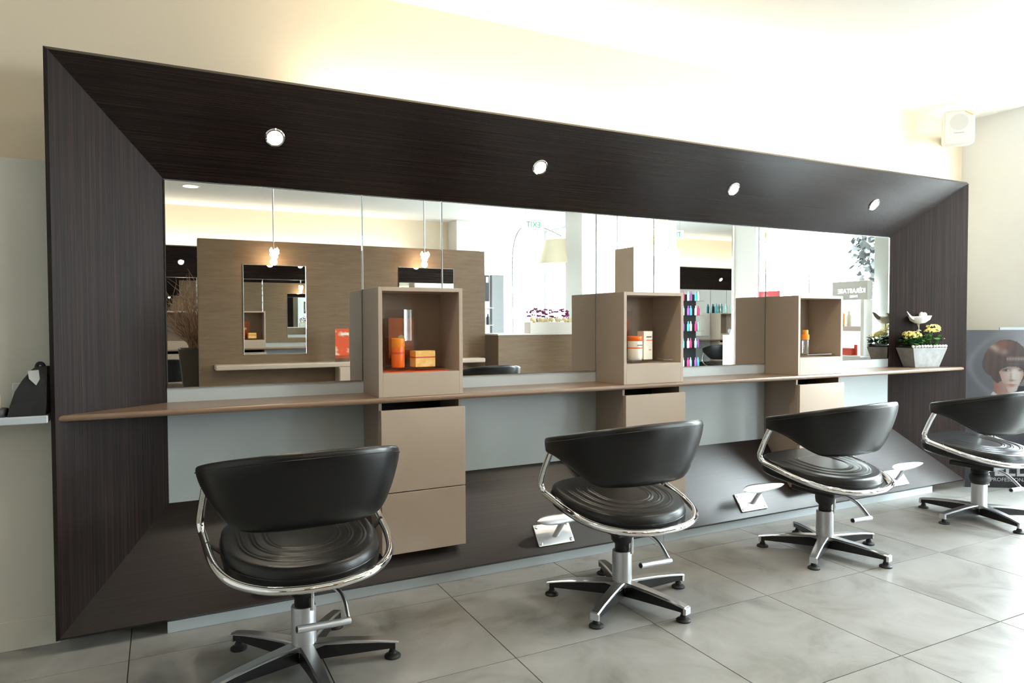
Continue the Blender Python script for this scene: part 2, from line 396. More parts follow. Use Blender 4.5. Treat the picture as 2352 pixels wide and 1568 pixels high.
def worktop(W, xl, xr, place, label):
    org, rz = place
    yf = -.272; th = .0235; e = .0015
    prof = [(0, ZW), (yf+.010, ZW)]
    for k in range(7):
        a = PI/2 - PI*k/6; prof.append((yf+.011-.011*math.cos(a), ZW-th/2+th/2*math.sin(a)))
    prof += [(0, ZW-th)]
    sx0 = lambda y: xl*(1+y/D)+e; sx1 = lambda y: xr+(W-xr)*(-y/D)-e
    n = len(prof); m = MB()
    v = [(sx0(y), y, z) for y, z in prof]+[(sx1(y), y, z) for y, z in prof]
    m.add(v, [tuple(range(n))[::-1], tuple(range(n,2*n))]+[(i,(i+1)%n,n+(i+1)%n,n+i) for i in range(n)])
    o = m.build('worktop', M['worktop'], None, 30, loc=org, rot=(0,0,rz)); tag(o, label, 'worktop'); return o
def tr(place, x, y, z=0):
    (ox, oy, oz), rz = place; c, s = math.cos(rz), math.sin(rz)
    return (ox+c*x-s*y, oy+s*x+c*y, oz+z)
def mirror_sheet(w_, z0, z1, bev=.003):
    t = .006; m = MB()
    a = [(0,-.004,z0),(w_,-.004,z0),(w_,-.004,z1),(0,-.004,z1)]; b = [(bev,-t,z0+bev),(w_-bev,-t,z0+bev),(w_-bev,-t,z1-bev),(bev,-t,z1-bev)]
    c = [(x,0,z) for x, y, z in a]
    m.add(a+b+c, [(4,5,6,7)]); k = len(m.v)
    m.f += [(0,1,5,4),(1,2,6,5),(2,3,7,6),(3,0,4,7),(0,8,9,1),(1,9,10,2),(2,10,11,3),(3,11,8,0),(11,10,9,8)]; m.m += [1]*9
    return m
def wall_mirror(place, x0, x1, label, z0=ZM, z1=ZT-.002, name='wall_mirror', group=None):
    g = .0012
    o = mirror_sheet(x1-x0-2*g, z0, z1).build(name, [M['mirror'], M['mirror_edge']], None, loc=tr(place, x0+g, -.0008), rot=(0,0,place[1]))
    return tag(o, label, 'mirror', group)
def make_cubby(label):
    r = thing('display_cubby', label, 'display box', (0,0,0), 0, 'taupe display boxes on the worktop')
    w_, h, d, t, b = CW, CZ-ZW, .258, .0175, .104
    y1 = -.0075
    MB().box(0,-d,0,t,y1,h).build('side_panel', M['taupe'], r, bevel=.0012)
    MB().box(w_-t,-d,0,w_,y1,h).build('side_panel', M['taupe'], r, bevel=.0012)
    MB().box(t,-d,h-t,w_-t,y1,h).build('top_panel', M['taupe'], r, bevel=.0012)
    MB().box(t,-d,0,w_-t,y1,b).build('plinth_panel', M['taupe'], r, bevel=.0012)
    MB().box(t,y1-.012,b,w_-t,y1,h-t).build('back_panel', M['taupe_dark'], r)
    return r
def make_drawers(label):
    r = thing('drawer_unit', label, 'drawer unit', (0,0,0), 0, 'taupe drawer units under the worktop')
    w_, t = CW, .016; zt = ZW-.0240
    poly = [(-.002,zt),(-.002,.436),(-.2,.170),(-.243,.170),(-.243,zt)]
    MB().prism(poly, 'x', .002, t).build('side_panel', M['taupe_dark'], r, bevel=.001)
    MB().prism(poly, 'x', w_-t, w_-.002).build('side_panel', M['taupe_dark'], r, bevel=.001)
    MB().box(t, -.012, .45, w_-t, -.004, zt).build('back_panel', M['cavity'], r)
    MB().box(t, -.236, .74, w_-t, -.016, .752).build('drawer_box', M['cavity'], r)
    MB().box(.006, -.268, .4335, w_+.006, -.2435, .789).build('drawer_front', M['taupe'], r, bevel=.0015)
    MB().box(.006, -.268, .164, w_+.006, -.2435, .4295).build('drawer_front', M['taupe'], r, bevel=.0015)
    return r
def make_downlight(label):
    r = thing('recessed_downlight', label, 'downlight', (0,0,0), 0, 'recessed downlights in the dark header')
    MB().lathe([(.030,-.001),(.040,-.001),(.0405,.004),(.037,.008),(.031,.006),(.030,.002)], seg=32).build('trim_ring', M['chrome'], r, True)
    MB().lathe([(.0005,.0005),(.030,.0005),(.030,.004),(.0005,.0045)], seg=32).build('lens', M['lens'], r, True)
    return r
def make_footrest(label):
    """local frame: x along the wall, y up the slope, z off the slope"""
    r = thing('footrest', label, 'footrest', (0,0,0), 0, 'cast footrests on the dark slope')
    MB().box(-.1,-.055,0,.1,.055,.009).build('base_plate', M['castalu'], r, bevel=.003)
    for sx in (-1,1):
        for sy in (-1,1):
            MB().lathe([(.009,.009),(.009,.0105),(.006,.0125),(.0045,.0125),(.0045,.011),(.0003,.011)], (sx*.085,sy*.041,0), 14).build('screw', M['alu'], r, True)
    secs = []
    for u in frange(0,1,5):
        c = Vector((.005+.022*u, -.012+.045*u, .009+.092*u)); a, b = .020-.004*u, .010
        secs.append([tuple(c+Vector((a*math.cos(q), b*math.sin(q), 0))) for q in [2*PI*k/12 for k in range(12)]])
    MB().loft(secs).build('post', M['castalu'], r, True)
    secs = []
    for u in frange(-1,1,17):
        s_ = max(.02, (1-abs(u)**3.0))**.6
        wd, hh = .026*s_*(1-.25*u), .0085*s_
        cx, cy, cz = .03+.158*u, .034, .108+.008*u*u
        secs.append([(cx, cy+wd*math.cos(q), cz+hh*math.sin(q)) for q in [2*PI*k/14 for k in range(14)]])
    MB().loft(secs).build('foot_bar', M['castalu'], r, True)
    return r

ST1 = ((0,0,0), 0)
W1, XL1, XR1 = 5.3195, .3517, 4.8834
CUB = [1.1577, 2.4322, 3.6889]
station(W1, XL1, XR1, ST1, 'big dark wenge splayed frame around the row of mirrors, with pale grey back and plinth', [2.69])
worktop(W1, XL1, XR1, ST1, 'long brown worktop with rounded edge running under the mirrors inside the dark frame')
seams = [XL1, CUB[0], CUB[0]+CW, CUB[1], CUB[1]+CW, CUB[2], CUB[2]+CW, XR1]
ml = ['wide wall mirror at the left end, beside the left splayed panel', 'narrow mirror strip above the display box with the orange bottle',
      'wide mirror between the orange bottle box and the box with the white jar', 'narrow mirror strip above the display box with the white jar',
      'wide mirror between the white jar box and the clear bottle box', 'narrow mirror strip above the display box with the clear orange-capped bottle',
      'short mirror at the right end, behind the flower trough']
for k in range(7): wall_mirror(ST1, seams[k], seams[k+1], ml[k])
cl = ['taupe open display box holding the orange bottle and yellow carton, leftmost of three', 'taupe open display box holding the white jar with orange lid, middle of three',
      'taupe open display box holding the clear orange-capped bottle, nearest the flowers']
dl = ['taupe two-drawer unit under the orange bottle display box', 'taupe two-drawer unit under the white jar display box, behind the second chair', 'taupe two-drawer unit under the clear bottle display box, behind the third chair']
cub0 = make_cubby(cl[0]); cub0.location = (CUB[0], 0, ZW)
du0 = make_drawers(dl[0]); du0.location = (CUB[0], 0, 0)
for k in (1,2):
    dup(cub0, (CUB[k],0,ZW), 0, cl[k]); dup(du0, (CUB[k],0,0), 0, dl[k])
slope_rot = Matrix(((1,0,0),(0,0,0),(0,0,0)))
ang_t = math.atan2(D, HT-ZT)
def on_top(x, y):   # point on the underside of the header
    return (x, y, ZT+(HT-ZT)*(-y/D))
def top_quat(rz=0):
    n = Vector((0,-(HT-ZT),-D)).normalized()
    X = Vector((1,0,0)); Y = n.cross(X)
    q = Matrix((X,Y,n)).transposed().to_4x4()
    return (Matrix.Rotation(rz,4,'Z') @ q).to_euler(), (Matrix.Rotation(rz,4,'Z') @ n)
lab = ['leftmost', 'second from left', 'third from left', 'rightmost']
dn0 = None
for k, x in enumerate((.764, 2.012, 3.288, 4.52)):
    L = f'small round recessed downlight glowing in the dark header, {lab[k]} of four'
    if dn0 is None: dn0 = make_downlight(L); o = dn0
    else: o = dup(dn0, (0,0,0), 0, L)
    o.location = on_top(x, -.139); e, n = top_quat(); o.rotation_euler = e
    spot('downlight_beam', Vector(o.location)+n*.012, n+Vector((0,-.2,-.6)), 9, 95, .7, (1,.88,.70), .028)
fr0 = None
for k, x in enumerate((.775, 2.033, 3.345, 4.635)):
    L = ['cast aluminium footrest behind the nearest chair, mostly hidden', 'cast aluminium footrest on the dark slope left of the second chair',
         'cast aluminium footrest on the dark slope left of the third chair', 'cast aluminium footrest on the dark slope between third and fourth chairs'][k]
    if fr0 is None: fr0 = make_footrest(L); o = fr0
    else: o = dup(fr0, (0,0,0), 0, L)
    y = -.2265; o.location = (x, y, ZBI-(ZBI-ZB)*(-y/D))
    n = Vector((0,-(ZBI-ZB),D)).normalized(); X = Vector((1,0,0)); o.rotation_euler = Matrix((X, n.cross(X), n)).transposed().to_euler()

# ------------------------------------------------------------------ styling chair
def make_chair(label, boot='short'):
    r = thing('styling_chair', label, 'chair', (0,0,0), 0, 'black styling chairs in front of the mirrors')
    # five-star base is turned separately through each leg's own rotation
    # column
    MB().lathe([(.041,.045),(.041,.206),(.0395,.209),(.030,.209),(.030,.205)], seg=28).build('column', M['alu_m'], r, True)
    if boot == 'short':
        prof = [(.026,.205),(.030,.212),(.030,.236),(.034,.242),(.044,.252),(.047,.272),(.047,.296),(.050,.300),(.050,.312)]
    else:
        prof = [(.038,.203),(.048,.210),(.056,.228),(.057,.246),(.050,.260),(.041,.268)]
        for k in range(5): prof += [(.046,.274+.009*k),(.042,.279+.009*k)]
        prof += [(.05,.322)]
    MB().lathe(prof, seg=24).build('boot', M['rubber'], r, True)
    MB().tube([(.022,-.038,.200),(.022,-.038,.27)], .006, 10).build('piston_rod', M['chrome'], r, True)
    MB().box(-.12,-.13,.310,.12,.11,.338).box(-.05,-.05,.335,.05,.05,.352).build('seat_carrier', M['blackplastic'], r, bevel=.006)
    # seat
    tilt = .115; z0 = .447
    def R(th):
        c, s = math.cos(th), math.sin(th); a = .252; b = .262 if s > 0 else .252; n = 3.8 if s > 0 else 2.15
        return 1/((abs(c)/a)**n+(abs(s)/b)**n)**(1/n)
    seg = 72; rr = [.02,.12,.22,.30,.36]+[.38+.0115*k for k in range(42)]+[.885,.91,.935,.955,.972,.985]
    ths = [2*PI*k/seg for k in range(seg)]
    def top(q, th):
        x, y = q*R(th)*math.cos(th), q*R(th)*math.sin(th)
        fade = max(0, min(1, (.13-y)/.05)); z = z0+tilt*y+.006*(1-q*q)
        for c in (.43,.475,.595,.64,.76,.805):
            z += .0032*fade*math.exp(-((q-c)/.0115)**2)
        z -= .016*max(0,(q-.92)/.08)**2.4
        return (x, y, z)
    secs = [[top(q, th) for th in ths] for q in rr]
    for q, dz in ((.995,-.026),(1.0,-.038),(1.0,-.060),(.99,-.072),(.95,-.080),(.3,-.082)):
        secs.append([(q*R(th)*math.cos(th), q*R(th)*math.sin(th), z0+tilt*q*R(th)*math.sin(th)+dz) for th in ths])
    se = MB().loft(secs).build('seat', M['leather'], r, 'all')
    pts = [(1.001*R(th)*math.cos(th), 1.001*R(th)*math.sin(th), z0+tilt*R(th)*math.sin(th)-.033) for th in ths]
    MB().tube(pts+[pts[0]], .0022, 6).build('piping', M['leather'], se, True)
    # wrap-round back
    secs = []; pip = []; N = 65
    for i, s_ in enumerate(frange(-1,1,N)):
        u = abs(s_); sg = 1 if s_ >= 0 else -1
        if u < .76:
            a = (u/.76)**1.15*PI/2; x = .332*math.sin(a)**.76 if a > 0 else 0; y = .035-.340*max(0,math.cos(a))**.86
            nx, ny = math.sin(a), -math.cos(a)
        else:
            v = (u-.76)/.24; x = .332-.030*v*v; y = .035+.105*v; nx, ny = 1, 0
        f = max(0, min(1, (y+.305)/.445))
        zt = .783-.096*f; t_ = max(0, min(1, (f-.22)/.70)); zb = .524+.102*t_*t_*(3-2*t_)
        inset = .090*(1-f)**.8; th = .046-.010*f
        e = max(0, (u-.965)/.035); k = math.sqrt(max(0.0, 1-e*e)) if e < 1 else .0
        k = max(k, .15); zc = (zt+zb)/2; hh = (zt-zb)/2*(.6+.4*k); th *= k
        ring = []
        nn = 20
        for j in range(nn):
            q = 2*PI*j/nn; cc, ss = math.cos(q), math.sin(q)
            zz = hh*math.copysign(abs(ss)**.55, ss); off = th/2*math.copysign(abs(cc)**.7, cc)
            lean = -inset*(1-(zz/hh+1)/2)+.010*(1-(zz/hh)**2)*(1-f)
            d_ = off+lean-.02
            ring.append((sg*(x+nx*d_), y+ny*d_, zc+zz))
        secs.append(ring)
        if u < .93: pip.append((sg*(x+nx*(th/2-.021-inset*.10)), y+ny*(th/2-.021-inset*.10), zt-.022))
    bk = MB().loft(secs).build('backrest', M['leather'], r, 'all')
    sb = bk.modifiers.new('smooth', 'SUBSURF'); sb.levels = 1; sb.render_levels = 1
    MB().tube(pip, .0016, 6).build('piping', M['leather'], bk, True)
    # chrome hoop
    half = [(-.290,.105,.630),(-.298,.130,.570),(-.304,.148,.518),(-.305,.154,.494),(-.303,.144,.470),(-.298,.110,.454),(-.285,-.050,.412),(-.245,-.165,.386),(-.165,-.245,.372),(-.07,-.278,.367)]
    path = catmull(half+[(0,-.283,.366)]+[(-x,y,z) for x,y,z in half[::-1]], 6)
    MB().tube(path, .0132, 14).build('hoop', M['chrome'], r, True)
    for sg in (-1,1):
        MB().tube([(sg*.296,.06,.452),(sg*.22,.04,.388)], .008, 8).build('hoop_bracket', M['blackplastic'], r, True)
    # pump pedal
    lv = catmull([(.035,-.02,.285),(.075,-.055,.283),(.105,-.105,.255),(.108,-.165,.203)], 6)
    pd = MB().tube(lv, [.010]*4+[.0085]*(len(lv)-4), 10).build('pedal_lever', M['alu'], r, True)
    a, b = Vector((-.062,-.198,.214)), Vector((.112,-.172,.196)); d_ = (b-a).normalized()
    MB().tube([a, a+d_*.001, b], .0118, 16).build('pedal_bar', M['alu_m'], pd, True)
    MB().tube([a-d_*.0008, a+d_*.0005], .0088, 16).build('bar_end', M['blackplastic'], pd, True)
    return r
def add_base(r, a0):
    base = [None]
    for k in range(5):
        a = math.radians(a0+72*k); rot = (0,0,a)
        if leg_cache: lm, um, fm = leg_cache
        else:
            def sec(x, w_, z1, z0, rd=.004):
                return [(x,-w_/2,z0),(x,w_/2,z0),(x,w_/2,z1-rd),(x,w_/2-rd,z1),(x,-w_/2+rd,z1),(x,-w_/2,z1-rd)]
            m = MB().loft([sec(.024,.050,.084,.060),sec(.07,.046,.083,.073),sec(.16,.041,.078,.069),sec(.25,.038,.070,.062),sec(.312,.036,.061,.054)])
            m.loft([sec(.306,.036,.061,.030),sec(.318,.034,.059,.031)])
            lm = m.mesh('leg', M['alu'], True)
            um = MB().loft([sec(.024,.048,.066,.026),sec(.12,.040,.074,.030),sec(.22,.035,.067,.034),sec(.306,.031,.056,.037)]).mesh('leg_underside', M['blackplastic'], True)
            fm = MB().lathe([(.0285,0),(.0285,.006),(.024,.010),(.014,.013),(.013,.022),(.0105,.024),(.0105,.045)], (.297,0,0), 20).mesh('foot', M['rubber'], True)
            leg_cache.extend((lm, um, fm))
        o = bpy.data.objects.new('leg', lm); C.objects.link(o); o.parent = r; o.rotation_euler = rot
        for n_, me in (('leg_underside', um), ('foot', fm)):
            c = bpy.data.objects.new(n_, me); C.objects.link(c); c.parent = o
leg_cache = []
def place_chair(src, loc, rz, a0, label):
    o = dup(src, loc, rz, label) if src.location.length > 0 or src.get('used') else src
    o.location = loc; o.rotation_euler = (0,0,rz); o['label'] = label; o['used'] = 1
    return o
ch0 = make_chair('x'); ch0.location = (.751,-.743,0)
chs = [((.751,-.743,0), 0.03, 57, 'black leather styling chair nearest the camera, in front of the orange bottle box'),
       ((2.046,-.777,0), 0.05, -1, 'black leather styling chair second from the left, facing the mirrors'),
       ((3.32,-.748,0), 0.07, -6, 'black leather styling chair third from the left, between two footrests'),
       ((.35,-5.45,0), PI, 20, 'black leather styling chair at the rear station, seen in the left end mirror'),
       ((3.02,-2.72,0), PI, 10, 'black leather styling chair before the oak partition, only its back rim showing in the mirror'),
       ((2.5,-5.82,0), PI-.5, 0, 'black leather styling chair at the rear station beside the white pedestal')]
allc = []
def set_pedal(o):
    for c in o.children:
        if c.name.startswith('pedal_lever'): c.rotation_euler = (0,0,.03-o.rotation_euler.z) if abs(o.rotation_euler.z) < 1 else (0,0,0)
for k, (loc, rz, a0, L) in enumerate(chs):
    if k == 0: o = ch0; o.rotation_euler = (0,0,rz); o['label'] = L
    else: o = dup(ch0, loc, rz, L)
    allc.append((o, a0-math.degrees(rz)))
ch4 = make_chair('black leather styling chair at the right edge, in front of the portrait poster', 'bellows'); ch4.location = (4.63,-.76,0); ch4.rotation_euler = (0,0,.06)
allc.append((ch4, 31.5-3.4))
for o, a0 in allc: add_base(o, a0); set_pedal(o)

# ------------------------------------------------------------------ goods in the display boxes
def tray(x, y, z, w_, d, label, h=.016):
    r = thing('acrylic_stand', label, 'display stand', (x,y,z))
    MB().box(0,0,h-.003,w_,d,h).build('top_plate', M['acrylic'], r)
    MB().box(.001,.001,0,.004,d-.001,h-.003).build('side_plate', M['acrylic'], r)
    MB().box(w_-.004,.001,0,w_-.001,d-.001,h-.003).build('side_plate', M['acrylic'], r)
    return r
def card_frame(x, y, z, w_, h, label):
    r = thing('acrylic_card_holder', label, 'card holder', (x,y,z))
    MB().box(0,-.004,0,w_,-.001,h).build('front_sheet', M['acrylic'], r)
    MB().box(.018,-.0005,h*.19,w_-.018,.0005,h*.86).build('printed_card', M['orange_print'], r)
    MB().lathe([(.001,0),(.016,0),(.016,.0006),(.001,.0008)], seg=20).xf(Matrix.Translation((w_/2,-.0006,h*.52)) @ Matrix.Rotation(PI/2,4,'X')).build('card_emblem', M['creampetal'], r)
    MB().box(0,-.001,-.0,w_,.012,.003).build('foot_sheet', M['acrylic'], r)
    return r
CF = ZW+.104+.0005    # floor of the boxes
def B1(x): return CUB[0]+x
# box 1
p = MB().box(B1(.05),-.245,CF,B1(.33),-.03,CF+.0012).build('paper_sheet', M['orange_paper']); tag(p, 'orange paper sheet on the floor of the leftmost display box', 'paper')
tray(B1(.068),-.225,CF+.0017,.25,.13,'clear acrylic stand under the orange bottle and yellow carton')
card_frame(B1(.082),-.075,CF+.0017,.155,.275,'clear acrylic card holder with an orange card behind the orange bottle')
zt = CF+.0182
bt = thing('shampoo_bottle','orange translucent shampoo bottle beside the yellow carton','bottle',(B1(.115),-.165,zt))
MB().lathe([(.028,0),(.0295,.004),(.0295,.085),(.029,.09),(.005,.092)], seg=24).build('body', M['orange'], bt, True)
MB().lathe([(.0295,.090),(.0305,.094),(.0305,.128),(.028,.130),(.002,.130)], seg=24).build('cap', M['orange2'], bt, True)
MB().lathe([(.0298,.060),(.0298,.068)], seg=24).build('label_band', M['redprint'], bt, True)
bx = thing('product_carton','yellow carton with a red band lying by the orange bottle','box',(B1(.185),-.20,zt), .12)
MB().box(0,0,0,.098,.06,.072).build('body', M['yellowbox'], bx, bevel=.001)
MB().box(-.0004,-.0006,.040,.0984,.061,.046).build('printed_band', M['redprint'], bx)
# box 2
x2 = CUB[1]
tray(x2+.075,-.225,CF,.265,.13,'clear acrylic stand under the white jar and white carton')
card_frame(x2+.03,-.075,CF,.155,.275,'clear acrylic card holder with an orange card behind the white jar')
zt = CF+.0165
jr = thing('hair_mask_jar','white jar with bright orange lid and orange stripe','jar',(x2+.135,-.17,zt))
MB().lathe([(.035,0),(.037,.003),(.039,.02),(.039,.095),(.036,.1),(.004,.1)], seg=28).build('body', M['creampl'], jr, True)
MB().lathe([(.038,.1),(.0395,.102),(.0395,.122),(.037,.125),(.002,.125)], seg=28).build('lid', M['orange'], jr, True)
MB().lathe([(.0394,.060),(.0394,.066)], seg=28).build('printed_band', M['orange'], jr, True)
MB().box(-.014,-.0398,.075,.022,-.0385,.080).build('printed_line', M['printgrey'], jr)
wb = thing('white_carton','tall white carton with orange dashes next to the white jar','box',(x2+.182,-.185,zt), .1)
MB().box(0,0,0,.062,.05,.150).build('body', M['creampl'], wb, bevel=.001)
MB().box(.018,-.0006,.100,.0625,.0,.105).box(.036,-.0006,.048,.054,.0,.053).build('printed_dashes', M['orange'], wb)
MB().box(.018,-.0006,.116,.056,.0,.123).build('printed_line', M['printgrey'], wb)
# box 3
x3 = CUB[2]
tray(x3+.11,-.225,CF,.255,.13,'clear acrylic stand under the clear orange-capped bottle')
o = MB().box(x3+.115,-.072,CF,x3+.145,-.068,CF+.27).build('acrylic_sheet', M['acrylic']); tag(o, 'upright clear acrylic sheet behind the clear orange-capped bottle', 'acrylic sheet')
cb = thing('spray_bottle','clear bottle with a stepped orange cap in the rightmost display box','bottle',(x3+.158,-.175,CF+.0165))
MB().lathe([(.020,0),(.022,.003),(.022,.084),(.016,.09),(.004,.09)], seg=24).build('body', M['bottle_clear'], cb, True)
MB().lathe([(.0225,.088),(.0228,.090),(.0228,.116),(.017,.121),(.0165,.145),(.015,.147),(.002,.147)], seg=24).build('cap', M['orange2'], cb, True)

# ------------------------------------------------------------------ flower trough on the right of the worktop
tz = ZW+.0005
tro = thing('flower_trough','weathered zinc trough of yellow kalanchoe on the right end of the worktop','planter',(5.045,-.135,tz), -.18)
def frustum(m, w0, d0, w1, d1, z0, z1):
    a = [(-w0,-d0,z0),(w0,-d0,z0),(w0,d0,z0),(-w0,d0,z0)]; b = [(-w1,-d1,z1),(w1,-d1,z1),(w1,d1,z1),(-w1,d1,z1)]
    return m.hexa(a, b)
frustum(MB(), .105,.050,.150,.074,0,.135).build('body', M['zinc'], tro, bevel=.003)
MB().box(-.140,-.064,.134,.140,.064,.142).build('soil', M['soil'], tro)
bd = MB()
for k in range(12):
    x = -.142+.284*k/11; bd.ball((x,-.066,.146), .0105, 1.1,.9,1, 8, 5)
bd.build('shell_edging', M['shell'], tro, True)
def clump(parent_label, loc, n, spread, h, flower_m, leaf_m, heads, name='kalanchoe', leaf=.048, cat='plant', group=None):
    r = thing(name, parent_label, cat, loc, 0, group); lf = MB(); rnd = random.Random(hash(parent_label) % 1000 if False else len(parent_label))
    for k in range(n):
        a = rnd.uniform(0, 2*PI); rad = spread*math.sqrt(rnd.random()); zc = h*rnd.uniform(.1,.85)
        c = Vector((rad*math.cos(a), rad*math.sin(a)*.75, zc)); d = Vector((math.cos(a), math.sin(a), rnd.uniform(-.25,.5))).normalized()
        sd = d.cross(Vector((0,0,1))).normalized(); L = leaf*rnd.uniform(.7,1.2); wd = L*.42; up = Vector((0,0,.18*L))
        lf.add([c, c+d*L*.45+sd*wd+up, c+d*L*.75+sd*wd*.8, c+d*L, c+d*L*.75-sd*wd*.8, c+d*L*.45-sd*wd+up, c+d*L*.5],
               [(0,6,1),(1,6,2),(2,6,3),(3,6,4),(4,6,5),(5,6,0)])
    st = MB()
    for (hx, hy, hz, hr) in heads: st.tube([(0,0,0),(hx*.6,hy*.6,hz*.6),(hx,hy,hz-hr*.3)], .0025, 5)
    lf.build('foliage', leaf_m, r, True)
    st.build('stem', M['leaf'], r, True)
    for (hx, hy, hz, hr) in heads:
        fm = MB()
        for k in range(80):
            u = rnd.random(); a = rnd.uniform(0, 2*PI); ph = math.acos(1-1.25*u)
            c = Vector((hx+hr*1.25*math.sin(ph)*math.cos(a), hy+hr*math.sin(ph)*math.sin(a), hz+hr*.62*math.cos(ph))); q = hr*.19
            nn = (c-Vector((hx,hy,hz-hr*.4))).normalized(); s1 = nn.orthogonal().normalized(); s2 = nn.cross(s1); ro = rnd.uniform(0,PI)
            vs = [c+nn*q*.2]
            for j in range(8):
                aa = ro+2*PI*j/8; rr_ = q if j % 2 == 0 else q*.5
                vs.append(c+(s1*math.cos(aa)+s2*math.sin(aa))*rr_+nn*q*(.35 if j % 2 == 0 else 0))
            fm.add(vs, [(0,1+j,1+(j+1)%8) for j in range(8)])
        fm.build('flower_head', flower_m, r, True)
    return r
cs, sn = math.cos(-.18), math.sin(-.18)
def tl(x, y, z): return (5.045+cs*x-sn*y, -.135+sn*x+cs*y, tz+z)
clump('yellow kalanchoe at the left end of the zinc trough', tl(-.098,-.01,.142), 60, .056, .066, M['yellow'], M['leaf_d'], [(-.030,-.02,.066,.034),(.020,-.012,.080,.038),(.0,.02,.084,.036)])
clump('taller yellow kalanchoe at the right half of the zinc trough', tl(.072,-.005,.142), 75, .064, .08, M['yellow'], M['leaf'], [(-.034,-.02,.104,.032),(.008,-.012,.128,.042),(.056,-.0,.108,.036),(.095,-.03,.056,.020)])
clump('green trailing plant in the middle of the zinc trough', tl(-.012,-.012,.142), 60, .046, .10, M['shell'], M['leaf'], [(-.012,.012,.110,.012),(.03,-.02,.076,.009)], 'trailing_plant', .03)
nb = thing('nest_ornament','white feather nest with two pale eggs on a stick above the trough','ornament',tl(-.028,.0,.142))
MB().tube([(0,0,0),(.002,0,.10),(.008,0,.164)], .0025, 6).tube([(.002,0,.135),(-.006,.004,.162)], .002, 6).build('stick', M['twig'], nb, True)
prof = [(.004,.160),(.034,.166),(.060,.184),(.072,.208),(.068,.212),(.052,.199),(.024,.190),(.001,.189)]
bm_ = MB().lathe(prof, (.012,0,0), 22); rn = random.Random(4)
bm_.v = [(x+rn.uniform(-.003,.003), y+rn.uniform(-.003,.003), z+rn.uniform(-.003,.003)+.14*(x-.012)*.4) for x,y,z in bm_.v]
bm_.build('nest_bowl', M['feather'], nb, True)
MB().ball((.02,0,.192), .028, 1.2,1.2,.35).build('nest_filling', M['nestin'], nb, True)
for ex, ez, er in ((.022,.219,.018),(.056,.217,.018)):
    MB().ball((ex,-.006,ez), er, .9,.9,1.15, 14, 10).build('egg', M['egg'], nb, True)
def feather(pts, wd):
    m = MB(); P = catmull(pts, 6); n = len(P)
    for i in range(n-1):
        for sg in (-1,1):
            t0, t1 = i/(n-1), (i+1)/(n-1); w0 = wd*math.sin(PI*min(1,t0*.9+.08))**.8; w1 = wd*math.sin(PI*min(1,t1*.9+.08))**.8
            s_ = Vector((0,.4,.9)); m.add([P[i],P[i+1],P[i+1]+s_*sg*w1,P[i]+s_*sg*w0], [(0,1,2,3)])
    return m.tube(P, .0012, 5)
feather([(-.04,0,.194),(-.08,-.002,.204),(-.115,-.004,.226),(-.135,-.006,.242)], .015).build('feather', M['feather'], nb, True)
feather([(.070,0,.186),(.086,-.004,.208),(.091,-.006,.235),(.092,-.006,.264)], .014).build('feather', M['feather'], nb, True)

# ------------------------------------------------------------------ wall speaker in the right corner
sp = thing('wall_speaker','small white loudspeaker hung high in the corner right of the dark frame','speaker',(5.24,-.24,2.478), -.85)
sx_, sz_ = .094, .120
def rrect(hw, hh, rd, n=4):
    out = []
    for cx_, cy_, a0 in ((hw-rd,hh-rd,0),(-hw+rd,hh-rd,90),(-hw+rd,-hh+rd,180),(hw-rd,-hh+rd,270)):
        for k in range(n+1):
            a = math.radians(a0+90*k/n); out.append((cx_+rd*math.cos(a), cy_+rd*math.sin(a)))
    return out
secs = [[(x,y,z) for x, z in rrect(sx_*s_,sz_*s_,.03*s_)] for y, s_ in ((.06,.72),(.0,.97),(-.05,1.0),(-.062,.985),(-.066,.95))]
MB().loft(secs).build('cabinet', M['speakerw'], sp, True)
MB().prism(rrect(sx_*.86,sz_*.88,.022), 'y', -.0685, -.0655).build('grille', mat('speaker_grille',(.60,.585,.56),.7), sp)
MB().lathe([(.001,0),(.052,0),(.055,.0015),(.001,.0025)], (0,0,0), 28).xf(Matrix.Translation((.0,-.0682,.035)) @ Matrix.Rotation(PI/2,4,'X')).build('cone', mat('speaker_cone',(.50,.485,.47),.7), sp, True)
MB().box(-.03,-.0695,-.040,.03,-.0683,-.034).build('maker_plate', M['greyboard'], sp)
MB().add([(.03,-.0692,.104),(.036,-.0692,.107),(.082,-.0692,.078),(.077,-.0692,.073),(.03,-.0680,.104),(.036,-.0680,.107),(.082,-.0680,.078),(.077,-.0680,.073)],
         [(0,1,2,3),(0,4,5,1),(1,5,6,2),(2,6,7,3),(3,7,4,0)]).build('corner_slot', mat('gold_slot',(.55,.38,.10),.4), sp)
MB().box(-.025,.05,-.03,.025,.355,.03).build('wall_bracket', M['speakerw'], sp, bevel=.004)

# ------------------------------------------------------------------ portrait poster boards leaning at the right wall
PD = Vector((.8353,-.5498,0)); PN = Vector((-.5498,-.8353,0)); P0 = Vector((5.346,-.267,0)); PW, PH = .452, 1.10
po = thing('poster_board','tall grey salon poster board with a bobbed-hair portrait, standing on the floor','poster',P0)
m = MB(); back = -PN*.018
q = [Vector((0,0,0)), PD*PW, PD*PW+Vector((0,0,PH)), Vector((0,0,PH))]
m.hexa([p-PN*.0015 for p in q], [p+back for p in q]).build('board', M['greyboard'], po)
def inpoly(x, y, P):
    c = False; j = len(P)-1
    for i in range(len(P)):
        if (P[i][1] > y) != (P[j][1] > y) and x < (P[j][0]-P[i][0])*(y-P[i][1])/(P[j][1]-P[i][1])+P[i][0]: c = not c
        j = i
    return c
HAIR = [(650,400),(545,480),(470,600),(425,760),(440,870),(500,960),(590,1010),(650,1100),(720,1150),(800,1100),(1150,1160),(1230,1040),(1275,900),(1280,700),(1200,470),(1080,370),(930,325),(760,340)]
